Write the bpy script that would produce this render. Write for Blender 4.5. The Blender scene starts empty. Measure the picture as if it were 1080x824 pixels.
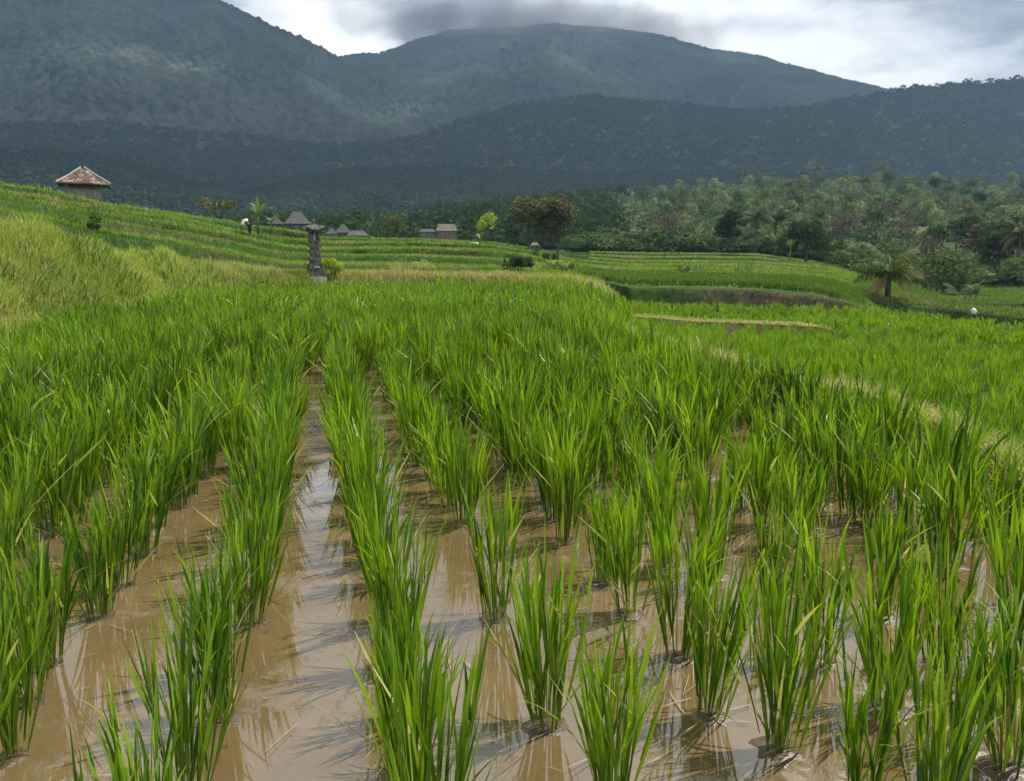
import bpy, math, random
import numpy as np
from math import radians as R, sin, cos, pi
from mathutils import Vector, Matrix, Euler

# ------------------------------------------------------------------ camera, world, sun, exposure
S = bpy.context.scene
COL = S.collection
F, CX, CY = 850.0, 540.0, 412.0
PITCH = math.atan(137 / 850.0)
YAW = math.atan(195 / 850.0 * cos(PITCH))
CAM = np.array([0.0, 0.0, 1.2])
cd = bpy.data.cameras.new('camera'); cam = bpy.data.objects.new('camera', cd); COL.objects.link(cam)
cam.location = CAM; cam.rotation_euler = (pi / 2 - PITCH, 0, -YAW)
cd.sensor_width = 36; cd.lens = 36 * F / 1080; cd.clip_start = 0.05; cd.clip_end = 20000
S.camera = cam

SUN_EL, SUN_AZ = R(58), R(78)        # azimuth measured from +Y (row direction) towards +X
W = bpy.data.worlds.new('World'); S.world = W; W.use_nodes = True
S.view_settings.view_transform = 'Standard'; S.view_settings.look = 'None'
S.view_settings.gamma = 1; S.view_settings.use_curve_mapping = False
S.view_settings.exposure = 0.78
S.cycles.use_denoising = True
S.cycles.max_bounces = 6; S.cycles.transparent_max_bounces = 10
S.cycles.volume_bounces = 0; S.cycles.caustics_reflective = False; S.cycles.caustics_refractive = False

HOLES = [(110, 82, 2250, 150, 1.0), (190, 90, 2250, 100, 0.95), (320, 118, 2600, 110, 0.9), (400, 138, 2500, 125, 1.0), (480, 120, 3000, 180, 1.0), (600, 98, 3200, 220, 0.9), (760, 80, 3600, 270, 0.7), (20, 112, 2200, 80, 0.8), (590, 30, 3850, 480, 1.0)]  # openings in the added shade cloud sheet, aimed to leave strips of slope sunlit
def dir_of(u, v):
    r_ = np.array([cos(YAW), -sin(YAW), 0]); f_ = np.array([sin(YAW) * cos(PITCH), cos(YAW) * cos(PITCH), -sin(PITCH)])
    u_ = np.array([sin(YAW) * sin(PITCH), cos(YAW) * sin(PITCH), cos(PITCH)])
    d = f_ + r_ * (u - CX) / F + u_ * (CY - v) / F
    return d
def P_z(u, v, z=0.0):
    d = dir_of(u, v); return CAM + d * (z - CAM[2]) / d[2]
def P_D(u, v, D):
    d = dir_of(u, v); return CAM + d * D / math.hypot(d[0], d[1])
def az_of(u, v=270):
    d = dir_of(u, v); return math.atan2(d[0], d[1])
def z_of(u, v, D): return P_D(u, v, D)[2]

sun_d = bpy.data.lights.new('sun', 'SUN'); sun_d.energy = 5.0; sun_d.angle = R(0.6); sun_d.color = (1, 0.955, 0.87)
sun = bpy.data.objects.new('sun', sun_d); COL.objects.link(sun)
svec = Vector((sin(SUN_AZ) * cos(SUN_EL), cos(SUN_AZ) * cos(SUN_EL), sin(SUN_EL)))
sun.rotation_euler = svec.to_track_quat('Z', 'Y').to_euler(); sun.location = (30, 5, 60)

# ------------------------------------------------------------------ node helpers
class NT:
    def __init__(s, tree): s.t = tree; s.n = tree.nodes; s.l = tree.links
    def new(s, kind, **kw):
        n = s.n.new(kind)
        for k, v in kw.items():
            if k.startswith('i_'):
                n.inputs[int(k[2:]) if k[2:].isdigit() else k[2:].replace('_', ' ')].default_value = v
            else: setattr(n, k, v)
        return n
    def link(s, a, b): s.l.new(a, b)
    def val(s, x, sock):
        if isinstance(x, (int, float, tuple)): sock.default_value = x
        else: s.link(x, sock)
    def math(s, op, a, b=0.0, clamp=False, c=None):
        n = s.n.new('ShaderNodeMath'); n.operation = op; n.use_clamp = clamp
        s.val(a, n.inputs[0]); s.val(b, n.inputs[1])
        if c is not None: s.val(c, n.inputs[2])
        return n.outputs[0]
    def mix(s, fac, a, b, mode='MIX'):
        n = s.n.new('ShaderNodeMix'); n.data_type = 'RGBA'; n.blend_type = mode
        s.val(fac, n.inputs[0])
        s.val(a if not isinstance(a, tuple) or len(a) == 4 else (*a, 1), n.inputs[6])
        s.val(b if not isinstance(b, tuple) or len(b) == 4 else (*b, 1), n.inputs[7])
        return n.outputs[2]
    def ramp(s, fac, stops, interp='LINEAR'):
        n = s.n.new('ShaderNodeValToRGB'); n.color_ramp.interpolation = interp
        e = n.color_ramp.elements
        while len(e) < len(stops): e.new(0.5)
        for el, (p, c) in zip(e, stops):
            el.position = p; el.color = (*c, 1) if isinstance(c, tuple) else (c, c, c, 1)
        s.val(fac, n.inputs[0]); return n.outputs[0]
    def ramp_f(s, z):
        n = s.n.new('ShaderNodeMapRange'); n.interpolation_type = 'SMOOTHSTEP'; s.link(z, n.inputs[0])
        for k, v in ((1, 0.20), (2, 0.50), (3, 2.35), (4, 0.5)): n.inputs[k].default_value = v
        return n.outputs[0]
    def noise(s, vec, scale, detail=4, rough=0.55, dist=0.0):
        n = s.n.new('ShaderNodeTexNoise'); n.inputs['Scale'].default_value = scale
        n.inputs['Detail'].default_value = detail; n.inputs['Roughness'].default_value = rough
        n.inputs['Distortion'].default_value = dist
        if vec is not None: s.link(vec, n.inputs['Vector'])
        return n.outputs[0]
def new_mat(name):
    m = bpy.data.materials.new(name); m.use_nodes = True; m.node_tree.nodes.clear(); return m, NT(m.node_tree)
def principled(t, color, rough=0.8, spec=0.3, **kw):
    b = t.new('ShaderNodeBsdfPrincipled'); t.val(color if not isinstance(color, tuple) or len(color) == 4 else (*color, 1), b.inputs['Base Color'])
    t.val(rough, b.inputs['Roughness']); t.val(spec, b.inputs['Specular IOR Level'])
    return b
def finish(t, shader, disp=None):
    o = t.new('ShaderNodeOutputMaterial'); t.link(shader, o.inputs['Surface'])
def bump(t, h, strength=0.5, dist=0.05):
    b = t.new('ShaderNodeBump'); b.inputs['Strength'].default_value = strength; b.inputs['Distance'].default_value = dist
    t.link(h, b.inputs['Height']); return b.outputs[0]

# ------------------------------------------------------------------ sky with broken cloud
def build_world():
    t = NT(W.node_tree); t.n.clear()
    sky = t.new('ShaderNodeTexSky', sky_type='NISHITA'); sky.sun_disc = False
    sky.sun_elevation = SUN_EL; sky.sun_rotation = SUN_AZ
    tc = t.new('ShaderNodeTexCoord')
    sep = t.new('ShaderNodeSeparateXYZ'); t.link(tc.outputs['Generated'], sep.inputs[0])
    comb = t.new('ShaderNodeCombineXYZ')
    t.link(t.math('MULTIPLY', sep.outputs[0], 1.6), comb.inputs[0]); t.link(t.math('MULTIPLY', sep.outputs[1], 1.6), comb.inputs[1]); t.link(t.math('MULTIPLY', sep.outputs[2], 4.5), comb.inputs[2])
    vec = comb.outputs[0]
    n1 = t.noise(vec, 1.7, 7, 0.55, 0.3)
    n2 = t.noise(vec, 5.5, 8, 0.6, 0.25)
    n3 = t.noise(vec, 0.8, 3, 0.5)
    def blob(u, v, r, amp):
        d = dir_of(u, v); d = d / np.linalg.norm(d)
        dp = t.new('ShaderNodeVectorMath', operation='DISTANCE'); t.link(tc.outputs['Generated'], dp.inputs[0]); dp.inputs[1].default_value = tuple(d)
        q = t.math('DIVIDE', dp.outputs['Value'], r)
        g = t.math('POWER', math.e, t.math('MULTIPLY', t.math('MULTIPLY', q, q), -1.0))
        return t.math('MULTIPLY', g, amp)
    s = t.math('ADD', t.math('MULTIPLY', n1, 0.80), t.math('MULTIPLY', n2, 0.95))
    s = t.math('ADD', s, -0.32)
    for b in BLOBS: s = t.math('ADD', s, blob(*b))
    cloud = t.ramp(s, [(0.22, (0.20, 0.22, 0.245)), (0.42, (0.28, 0.30, 0.325)), (0.54, (0.42, 0.45, 0.48)), (0.66, (0.70, 0.72, 0.73)), (0.85, (1.0, 1.0, 0.98))])
    b1 = t.new('ShaderNodeBackground'); t.link(sky.outputs[0], b1.inputs[0]); b1.inputs[1].default_value = 0.1
    b2 = t.new('ShaderNodeBackground'); t.link(cloud, b2.inputs[0]); t.link(t.ramp_f(sep.outputs[2]), b2.inputs[1])
    cover = t.ramp(n3, [(0.30, 0.80), (0.5, 1.0)])
    m = t.new('ShaderNodeMixShader'); t.link(cover, m.inputs[0]); t.link(b1.outputs[0], m.inputs[1]); t.link(b2.outputs[0], m.inputs[2])
    o = t.new('ShaderNodeOutputWorld'); t.link(m.outputs[0], o.inputs[0])
BLOBS = [(470, -30, 0.16, -0.20), (385, 48, 0.055, 0.22), (310, 25, 0.05, 0.12), (700, 25, 0.10, 0.20), (860, 60, 0.14, 0.26), (980, 75, 0.06, 0.12), (1070, 40, 0.06, -0.03), (600, 12, 0.05, 0.08), (345, -420, 0.5, 0.18)]
build_world()

# ------------------------------------------------------------------ numpy noise
def _h(ix, iy, seed):
    n = (ix.astype(np.int64) * 374761393 + iy.astype(np.int64) * 668265263 + seed * 1274126177) & 0x7fffffff
    n = ((n ^ (n >> 13)) * 1274126177) & 0x7fffffff
    n = (n ^ (n >> 16)) & 0xffff
    return n / 65535.0
def vnoise(x, y, seed=0):
    ix = np.floor(x); iy = np.floor(y); fx = x - ix; fy = y - iy
    fx = fx * fx * (3 - 2 * fx); fy = fy * fy * (3 - 2 * fy)
    a = _h(ix, iy, seed); b = _h(ix + 1, iy, seed); c = _h(ix, iy + 1, seed); d = _h(ix + 1, iy + 1, seed)
    return (a + (b - a) * fx) * (1 - fy) + (c + (d - c) * fx) * fy
def fbm(x, y, seed=0, oct=4, gain=0.5):
    s = 0; a = 1; tot = 0
    for i in range(oct):
        s = s + a * vnoise(x * 2 ** i + 17.3 * i, y * 2 ** i - 9.1 * i, seed + i); tot += a; a *= gain
    return s / tot
def worley(x, y, seed=0):
    ix = np.floor(x); iy = np.floor(y); best = np.full(np.shape(x), 9.0); idv = np.zeros(np.shape(x))
    for dx in (-1, 0, 1):
        for dy in (-1, 0, 1):
            cx = ix + dx; cy = iy + dy
            px = cx + _h(cx, cy, seed); py = cy + _h(cx, cy, seed + 7)
            d = (x - px) ** 2 + (y - py) ** 2
            m = d < best; best = np.where(m, d, best); idv = np.where(m, _h(cx, cy, seed + 13), idv)
    return np.sqrt(best), idv

# ------------------------------------------------------------------ object helpers
def mesh_np(name, V, Q, attr=None, smooth=False):
    """V (n,3), Q (m,4) or (m,3) arrays -> mesh"""
    V = np.asarray(V, np.float32); Q = np.asarray(Q, np.int32)
    me = bpy.data.meshes.new(name)
    k = Q.shape[1]
    me.vertices.add(len(V)); me.vertices.foreach_set('co', V.ravel())
    me.loops.add(Q.size); me.loops.foreach_set('vertex_index', Q.ravel())
    me.polygons.add(len(Q)); me.polygons.foreach_set('loop_start', np.arange(0, Q.size, k, dtype=np.int32))
    me.polygons.foreach_set('loop_total', np.full(len(Q), k, np.int32))
    if smooth: me.polygons.foreach_set('use_smooth', np.ones(len(Q), bool))
    if attr is not None:
        a = me.color_attributes.new('Col', 'FLOAT_COLOR', 'POINT')
        A = np.ones((len(V), 4), np.float32); A[:, :attr.shape[1]] = attr
        a.data.foreach_set('color', A.ravel())
    me.update(calc_edges=True)
    return me
def link(name, me, mat=None, parent=None, loc=None):
    if mat is not None and not me.materials: me.materials.append(mat)
    o = bpy.data.objects.new(name, me); COL.objects.link(o)
    if parent: o.parent = parent
    if loc is not None: o.location = loc
    return o
def tag(o, label=None, cat=None, group=None, kind=None):
    if label: o['label'] = label
    if cat: o['category'] = cat
    if group: o['group'] = group
    if kind: o['kind'] = kind
    return o
def empty(name, loc, rz=0, sc=1.0):
    o = bpy.data.objects.new(name, None); COL.objects.link(o); o.location = loc; o.rotation_euler = (0, 0, rz)
    o.scale = (sc, sc, sc); o.empty_display_size = 0.2; return o
def copy_tree(o, parent=None):
    c = o.copy(); COL.objects.link(c)
    if parent: c.parent = parent
    for ch in list(o.children):
        if ch.parent == o: copy_tree(ch, c)
    return c
class MB:
    """plain mesh collector"""
    def __init__(s): s.v = []; s.f = []
    def add(s, vs, fs):
        n = len(s.v); s.v += [tuple(map(float, p)) for p in vs]; s.f += [tuple(i + n for i in f) for f in fs]; return s
    def box(s, cx, cy, cz, sx, sy, sz, rz=0, tx=1.0, ty=1.0):
        vs = []
        for k, (dz, ax, ay) in enumerate(((0, 1, 1), (1, tx, ty))):
            for a, b in ((-1, -1), (1, -1), (1, 1), (-1, 1)):
                x = a * sx / 2 * ax; y = b * sy / 2 * ay
                vs.append((cx + x * cos(rz) - y * sin(rz), cy + x * sin(rz) + y * cos(rz), cz + dz * sz))
        return s.add(vs, [(3, 2, 1, 0), (4, 5, 6, 7), (0, 1, 5, 4), (1, 2, 6, 5), (2, 3, 7, 6), (3, 0, 4, 7)])
    def tube(s, pts, rad, n=7):
        pts = [Vector(p) for p in pts]; vs = []; fs = []
        for i, p in enumerate(pts):
            d = (pts[min(i + 1, len(pts) - 1)] - pts[max(i - 1, 0)]).normalized()
            a = d.orthogonal().normalized(); b = d.cross(a)
            r = rad[i] if hasattr(rad, '__len__') else rad
            for k in range(n):
                q = 2 * pi * k / n; vs.append(p + (a * cos(q) + b * sin(q)) * r)
        for i in range(len(pts) - 1):
            for k in range(n):
                fs.append((i * n + k, i * n + (k + 1) % n, (i + 1) * n + (k + 1) % n, (i + 1) * n + k))
        fs.append(tuple(range(n - 1, -1, -1))); fs.append(tuple((len(pts) - 1) * n + k for k in range(n)))
        return s.add(vs, fs)
    def build(s, name, mat, parent=None, smooth=False, loc=None):
        me = bpy.data.meshes.new(name); me.from_pydata(s.v, [], s.f); me.update()
        if smooth:
            for p in me.polygons: p.use_smooth = True
        return link(name, me, mat, parent, loc)

# ------------------------------------------------------------------ materials
def leaf_mat(name, dark, light, base, dry, transl=0.32, rough=0.5, spec=0.35, scale=0.35):
    """Col.r random per leaf, Col.g position along leaf, Col.b dryness"""
    m, t = new_mat(name)
    at = t.new('ShaderNodeAttribute', attribute_name='Col')
    sp = t.new('ShaderNodeSeparateColor'); t.link(at.outputs['Color'], sp.inputs[0])
    geo = t.new('ShaderNodeNewGeometry')
    n = t.noise(geo.outputs['Position'], scale, 3)
    f = t.math('ADD', t.math('MULTIPLY', sp.outputs[0], 0.75), t.math('MULTIPLY', t.math('SUBTRACT', n, 0.5), 0.9), clamp=True)
    c = t.mix(f, dark, light)
    c = t.mix(t.ramp(sp.outputs[1], [(0.02, 1.0), (0.24, 0.0)]), c, base)
    c = t.mix(sp.outputs[2], c, dry)
    p = principled(t, c, rough, spec)
    tr = t.new('ShaderNodeBsdfTranslucent')
    hs = t.new('ShaderNodeHueSaturation'); hs.inputs['Saturation'].default_value = 1.1; hs.inputs['Value'].default_value = 1.5; hs.inputs['Hue'].default_value = 0.49
    t.link(c, hs.inputs['Color']); t.link(hs.outputs[0], tr.inputs[0])
    mx = t.new('ShaderNodeMixShader'); mx.inputs[0].default_value = transl
    t.link(p.outputs[0], mx.inputs[1]); t.link(tr.outputs[0], mx.inputs[2])
    finish(t, mx.outputs[0]); return m
M = {}
M['rice'] = leaf_mat('rice_leaf', (0.028, 0.095, 0.005), (0.33, 0.52, 0.035), (0.13, 0.18, 0.04), (0.46, 0.40, 0.15), transl=0.36, rough=0.45, spec=0.35)
M['rice_young'] = leaf_mat('young_rice_leaf', (0.085, 0.19, 0.010), (0.32, 0.48, 0.035), (0.12, 0.20, 0.03), (0.42, 0.38, 0.12), scale=0.25)
M['grass'] = leaf_mat('bank_grass', (0.17, 0.25, 0.035), (0.56, 0.60, 0.14), (0.22, 0.26, 0.07), (0.45, 0.38, 0.17), scale=0.3)
M['strip'] = leaf_mat('far_rice_leaf', (0.06, 0.13, 0.012), (0.18, 0.29, 0.035), (0.07, 0.12, 0.03), (0.30, 0.24, 0.12), scale=0.2)
M['bund'] = leaf_mat('bund_straw_grass', (0.22, 0.27, 0.04), (0.50, 0.52, 0.13), (0.22, 0.26, 0.07), (0.50, 0.44, 0.2), scale=0.6)
M['riser'] = leaf_mat('bank_weed_leaf', (0.05, 0.11, 0.015), (0.15, 0.25, 0.035), (0.07, 0.12, 0.03), (0.30, 0.24, 0.12), scale=0.2)
M['terrace'] = leaf_mat('terrace_rice_leaf', (0.10, 0.19, 0.018), (0.30, 0.43, 0.06), (0.13, 0.22, 0.03), (0.40, 0.34, 0.14), scale=0.12)
M['tree_dark'] = leaf_mat('dark_tree_leaf', (0.022, 0.045, 0.014), (0.06, 0.10, 0.03), (0.04, 0.07, 0.02), (0.2, 0.15, 0.06), 0.2, rough=0.9, spec=0.05, scale=0.08)
M['tree_mid'] = leaf_mat('green_tree_leaf', (0.05, 0.085, 0.025), (0.18, 0.24, 0.08), (0.07, 0.11, 0.03), (0.2, 0.15, 0.06), 0.2, rough=0.9, spec=0.05, scale=0.08)
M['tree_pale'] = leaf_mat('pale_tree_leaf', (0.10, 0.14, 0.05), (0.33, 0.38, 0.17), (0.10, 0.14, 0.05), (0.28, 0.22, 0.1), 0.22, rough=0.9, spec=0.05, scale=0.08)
M['tree_brown'] = leaf_mat('brownish_tree_leaf', (0.045, 0.055, 0.022), (0.24, 0.24, 0.10), (0.1, 0.09, 0.05), (0.27, 0.20, 0.10), 0.15, rough=0.9, spec=0.05, scale=0.3)
M['tree_bare'] = leaf_mat('sparse_tree_leaf', (0.06, 0.055, 0.035), (0.17, 0.15, 0.095), (0.1, 0.09, 0.05), (0.22, 0.16, 0.1), 0.15, rough=0.9, spec=0.05, scale=0.3)
M['lime'] = leaf_mat('lime_shrub_leaf', (0.16, 0.26, 0.02), (0.45, 0.50, 0.05), (0.2, 0.3, 0.04), (0.55, 0.5, 0.1), 0.3, scale=0.8)
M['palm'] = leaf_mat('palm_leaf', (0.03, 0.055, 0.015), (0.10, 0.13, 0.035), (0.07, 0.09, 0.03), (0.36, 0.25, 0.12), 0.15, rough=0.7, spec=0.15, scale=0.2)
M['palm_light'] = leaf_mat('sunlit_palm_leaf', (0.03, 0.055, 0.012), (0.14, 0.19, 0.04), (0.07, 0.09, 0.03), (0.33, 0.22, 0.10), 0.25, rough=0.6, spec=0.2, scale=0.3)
M['banana'] = leaf_mat('banana_leaf', (0.07, 0.13, 0.03), (0.20, 0.28, 0.08), (0.15, 0.2, 0.07), (0.5, 0.45, 0.25), 0.3, scale=0.5)
M['canopy'] = leaf_mat('forest_canopy_leaf', (0.018, 0.038, 0.013), (0.05, 0.085, 0.028), (0.03, 0.06, 0.02), (0.2, 0.15, 0.06), 0.1, rough=0.9, spec=0.05, scale=0.02)

def bark():
    m, t = new_mat('bark'); g = t.new('ShaderNodeNewGeometry')
    n = t.noise(g.outputs['Position'], 3.0, 4); c = t.ramp(n, [(0.3, (0.06, 0.045, 0.03)), (0.7, (0.16, 0.13, 0.10))])
    p = principled(t, c, 0.9, 0.1); finish(t, p.outputs[0]); return m
M['bark'] = bark()
def simple(name, c1, c2, scale=6, rough=0.85, spec=0.2, bs=0.4, bd=0.02, detail=5):
    m, t = new_mat(name); g = t.new('ShaderNodeTexCoord')
    n = t.noise(g.outputs['Object'], scale, detail, 0.65); c = t.ramp(n, [(0.32, c1), (0.68, c2)])
    p = principled(t, c, rough, spec); t.link(bump(t, n, bs, bd), p.inputs['Normal']); finish(t, p.outputs[0]); return m
M['stone'] = simple('dark_carved_stone', (0.035, 0.033, 0.03), (0.20, 0.19, 0.165), 9, 0.9)
M['stone_pale'] = simple('pale_stone', (0.28, 0.27, 0.24), (0.5, 0.48, 0.43), 8)
M['wood'] = simple('weathered_wood', (0.10, 0.08, 0.06), (0.24, 0.20, 0.16), 5)
M['planks'] = None
def planks():
    m, t = new_mat('weathered_plank_wall'); g = t.new('ShaderNodeTexCoord')
    sp = t.new('ShaderNodeSeparateXYZ'); t.link(g.outputs['Object'], sp.inputs[0])
    fr = t.math('FRACT', t.math('MULTIPLY', sp.outputs[2], 5.0))
    gap = t.math('LESS_THAN', fr, 0.12)
    n = t.noise(g.outputs['Object'], 4, 5)
    c = t.ramp(n, [(0.3, (0.15, 0.135, 0.11)), (0.7, (0.34, 0.31, 0.26))])
    c = t.mix(gap, c, (0.05, 0.04, 0.03)); p = principled(t, c, 0.9, 0.1); finish(t, p.outputs[0]); return m
M['planks'] = planks()
def tiles():
    m, t = new_mat('clay_roof_tiles'); g = t.new('ShaderNodeTexCoord')
    v = t.new('ShaderNodeTexVoronoi'); v.inputs['Scale'].default_value = 5.5; t.link(g.outputs['Object'], v.inputs['Vector'])
    sc = t.new('ShaderNodeSeparateColor'); t.link(v.outputs['Color'], sc.inputs[0])
    c = t.ramp(sc.outputs[0], [(0.0, (0.06, 0.035, 0.025)), (0.5, (0.15, 0.085, 0.055)), (0.8, (0.20, 0.13, 0.09)), (0.95, (0.42, 0.36, 0.28))])
    n = t.noise(g.outputs['Object'], 2.0, 5); c = t.mix(t.ramp(n, [(0.45, 0.0), (0.7, 0.7)]), c, (0.08, 0.07, 0.06))
    p = principled(t, c, 0.85, 0.2); t.link(bump(t, sc.outputs[0], 0.6, 0.04), p.inputs['Normal']); finish(t, p.outputs[0]); return m
M['tiles'] = tiles()
M['thatch'] = simple('grey_thatch', (0.06, 0.06, 0.057), (0.13, 0.128, 0.12), 5, 0.95)
M['dark_wall'] = simple('dark_board_wall', (0.05, 0.045, 0.04), (0.12, 0.11, 0.10), 4, 0.9)
M['plaster'] = simple('grey_plaster', (0.13, 0.125, 0.12), (0.25, 0.24, 0.22), 3, 0.9)
M['white'] = simple('white_metal_roof', (0.55, 0.58, 0.62), (0.8, 0.82, 0.85), 2, 0.5)
M['redroof'] = simple('brown_sheet_roof', (0.12, 0.10, 0.085), (0.22, 0.18, 0.15), 3, 0.85)
M['shirt'] = simple('white_cloth', (0.65, 0.65, 0.6), (0.8, 0.8, 0.75), 5, 0.9)
M['darkcloth'] = simple('dark_cloth', (0.012, 0.013, 0.02), (0.03, 0.03, 0.04), 5, 0.9)
M['skin'] = simple('skin', (0.16, 0.08, 0.05), (0.2, 0.11, 0.07), 5, 0.7)
M['feather'] = simple('white_feathers', (0.75, 0.75, 0.72), (0.85, 0.85, 0.82), 9, 0.8)
M['beak'] = simple('yellow_beak', (0.5, 0.35, 0.05), (0.6, 0.4, 0.08), 9, 0.6)

def ground_mat():
    m, t = new_mat('terrain_ground'); at = t.new('ShaderNodeAttribute', attribute_name='Col'); g = t.new('ShaderNodeNewGeometry')
    n = t.noise(g.outputs['Position'], 2.2, 6, 0.7); n2 = t.noise(g.outputs['Position'], 0.25, 4)
    c = t.mix(1.0, at.outputs['Color'], t.ramp(n, [(0.3, 0.45), (0.7, 1.35)]), 'MULTIPLY')
    c = t.mix(1.0, c, t.ramp(n2, [(0.3, 0.8), (0.7, 1.2)]), 'MULTIPLY')
    p = principled(t, c, 0.95, 0.1); t.link(bump(t, n, 0.7, 0.1), p.inputs['Normal']); finish(t, p.outputs[0]); return m
M['ground'] = ground_mat()
def water_mat():
    m, t = new_mat('muddy_paddy_water'); g = t.new('ShaderNodeNewGeometry'); pos = g.outputs['Position']
    n = t.noise(pos, 1.3, 6, 0.6, 0.6); nf = t.noise(pos, 26, 5, 0.7)
    c = t.ramp(n, [(0.3, (0.11, 0.070, 0.030)), (0.55, (0.165, 0.108, 0.050)), (0.75, (0.20, 0.135, 0.068))])
    # bottom clods and specks seen through the shallow water
    v = t.new('ShaderNodeTexVoronoi'); v.inputs['Scale'].default_value = 17; t.link(pos, v.inputs['Vector'])
    sc = t.new('ShaderNodeSeparateColor'); t.link(v.outputs['Color'], sc.inputs[0])
    rad = t.math('MULTIPLY', t.math('SUBTRACT', sc.outputs[0], 0.55), 0.42)
    wob = t.math('MULTIPLY', t.math('SUBTRACT', nf, 0.5), 0.35)
    spk = t.math('LESS_THAN', t.math('ADD', v.outputs['Distance'], wob), rad)
    c = t.mix(t.math('MULTIPLY', spk, 0.55), c, (0.075, 0.048, 0.026))
    c = t.mix(t.ramp(nf, [(0.50, 0.0), (0.66, 0.5)]), c, (0.12, 0.078, 0.042))
    p = principled(t, c, 0.035, 0.5); p.inputs['IOR'].default_value = 2.35
    # mud breaking the surface is matt
    nm = t.noise(pos, 3.1, 6, 0.65); mud = t.ramp(t.math('ADD', nm, t.math('MULTIPLY', nf, 0.25)), [(0.69, 0.0), (0.76, 1.0)])
    ro = t.math('ADD', 0.035, t.math('MULTIPLY', mud, 0.4)); t.link(ro, p.inputs['Roughness'])
    w = t.noise(pos, 9, 3, 0.5)
    hgt = t.math('ADD', t.math('MULTIPLY', w, 0.10), t.math('MULTIPLY', t.math('MULTIPLY', nf, mud), 1.0))
    hgt = t.math('ADD', hgt, t.math('MULTIPLY', spk, 0.03))
    t.link(bump(t, hgt, 0.22, 0.012), p.inputs['Normal'])
    finish(t, p.outputs[0]); return m
M['water'] = water_mat()
def hill_mat(name, dark, light, sc):
    m, t = new_mat(name); at = t.new('ShaderNodeAttribute', attribute_name='Col'); sp = t.new('ShaderNodeSeparateColor'); t.link(at.outputs['Color'], sp.inputs[0])
    g = t.new('ShaderNodeNewGeometry'); n = t.noise(g.outputs['Position'], sc, 6, 0.75)
    f = t.math('ADD', t.math('MULTIPLY', sp.outputs[0], 0.75), t.math('MULTIPLY', n, 0.45), clamp=True)
    c = t.ramp(f, [(0.32, dark), (0.78, light)])
    p = principled(t, c, 1.0, 0.0); finish(t, p.outputs[0]); return m
M['forest'] = hill_mat('forest_hill', (0.012, 0.026, 0.014), (0.11, 0.14, 0.06), 0.06)
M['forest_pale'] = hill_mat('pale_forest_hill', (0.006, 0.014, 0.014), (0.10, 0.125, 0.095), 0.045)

# ------------------------------------------------------------------ terraced terrain
UC = [-400, 0, 60, 120, 180, 240, 300, 345, 440, 520, 560, 600, 630, 665, 740, 800, 870, 940, 1000, 1080, 1200, 1600]
AZC = np.array([az_of(u) for u in UC])
E1b = [9, 11.5, 13, 15, 18.5, 23, 27, 28, 29, 29, 28.5, 28, 24, 10.3, 8.5, 7.3, 6.4, 5.7, 5.1, 4.2, 3.3, 2.3]
E1t = [12.5, 15.5, 17.5, 20, 23.2, 26.4, 28, 28.6, 29.6, 29.5, 29, 28.5, 24.4, 10.6, 8.8, 7.6, 6.7, 6.0, 5.4, 4.5, 3.6, 2.6]
E1v = [244, 251, 259, 270, 277, 286, 293, 294, 295, 296, 298, 300]
E1z = [z_of(u, v, d) for u, v, d in zip(UC, E1v, E1t)] + [0.35, 0.20] + [0.19] * 8
E2v = [218, 226, 236, 249, 257, 269, 281, 282, 283, 286, 289, 292]
E2D = [17, 19, 21, 24.5, 28, 32, 36, 37, 37, 38, 38, 38, 27, 17.6, 17.2, 17, 16.8, 16.3, 15, 14, 12, 9]
E2z = [z_of(u, v, d) for u, v, d in zip(UC, E2v, E2D)] + [0.25, -0.03, -0.07, -0.07, -0.07, -0.32, -0.34, -0.34, -0.34, -0.34]
E3v = [205, 213, 222, 236, 246, 257, 270, 272, 272, 276, 280, 289]
E3D = [21, 24, 27, 31, 34, 38, 43, 44, 45, 46, 46, 43, 34, 29, 29, 29, 29, 28, 25, 22, 18, 14]
E3z = [z_of(u, v, d) for u, v, d in zip(UC, E3v, E3D)] + [0.35, 0.25, 0.22, 0.18, 0.0, -0.45, -0.5, -0.5, -0.5, -0.5]
E4v = [198, 207, 216, 228, 238, 248, 261, 264, 263, 266, 271, 284, 289, 291, 291, 292, 300, 318, 328, 334, 336, 338]
E4D = [26, 30, 34, 38, 42, 46, 52, 53, 54, 55, 56, 56, 54, 52, 52, 52, 52, 52, 52, 52, 52, 52]
E5v = [190, 201, 212, 223, 231, 241, 252, 257, 256, 260, 266, 279, 283, 286, 286, 287, 294, 309, 317, 320, 322, 325]
E5D = [34, 38, 42, 46, 50, 54, 61, 62, 64, 66, 66, 66, 62, 60, 60, 60, 60, 60, 60, 60, 60, 60]
E6v = [186, 196, 208, 219, 226, 234, 243, 253, 253, 257, 263, 275, 278, 281, 281, 282, 289, 305, 314, 315, 316, 318]
E6D = [44, 48, 52, 56, 60, 66, 72, 74, 76, 78, 78, 76, 72, 70, 70, 70, 70, 70, 70, 70, 70, 70]
E7v = [202, 208, 216, 226, 232, 240, 249, 258, 257, 261, 266, 271, 274, 277, 277, 278, 284, 302, 310, 310, 311, 312]
E7D = [60, 62, 64, 68, 72, 78, 84, 86, 88, 90, 90, 86, 84, 82, 82, 82, 82, 82, 82, 82, 82, 82]
E8v = [215, 220, 226, 233, 238, 245, 254, 261, 260, 263, 267, 268, 270, 272, 272, 273, 281, 298, 306, 305, 305, 306]
E8D = [78] * 5 + [88] * 6 + [96] * 11
E9v = [228, 230, 234, 238, 243, 249, 257, 262, 262, 264, 266, 266, 267, 268, 268, 269, 279, 294, 301, 300, 300, 300]
E9D = [95] * 5 + [102] * 6 + [110] * 11
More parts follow.
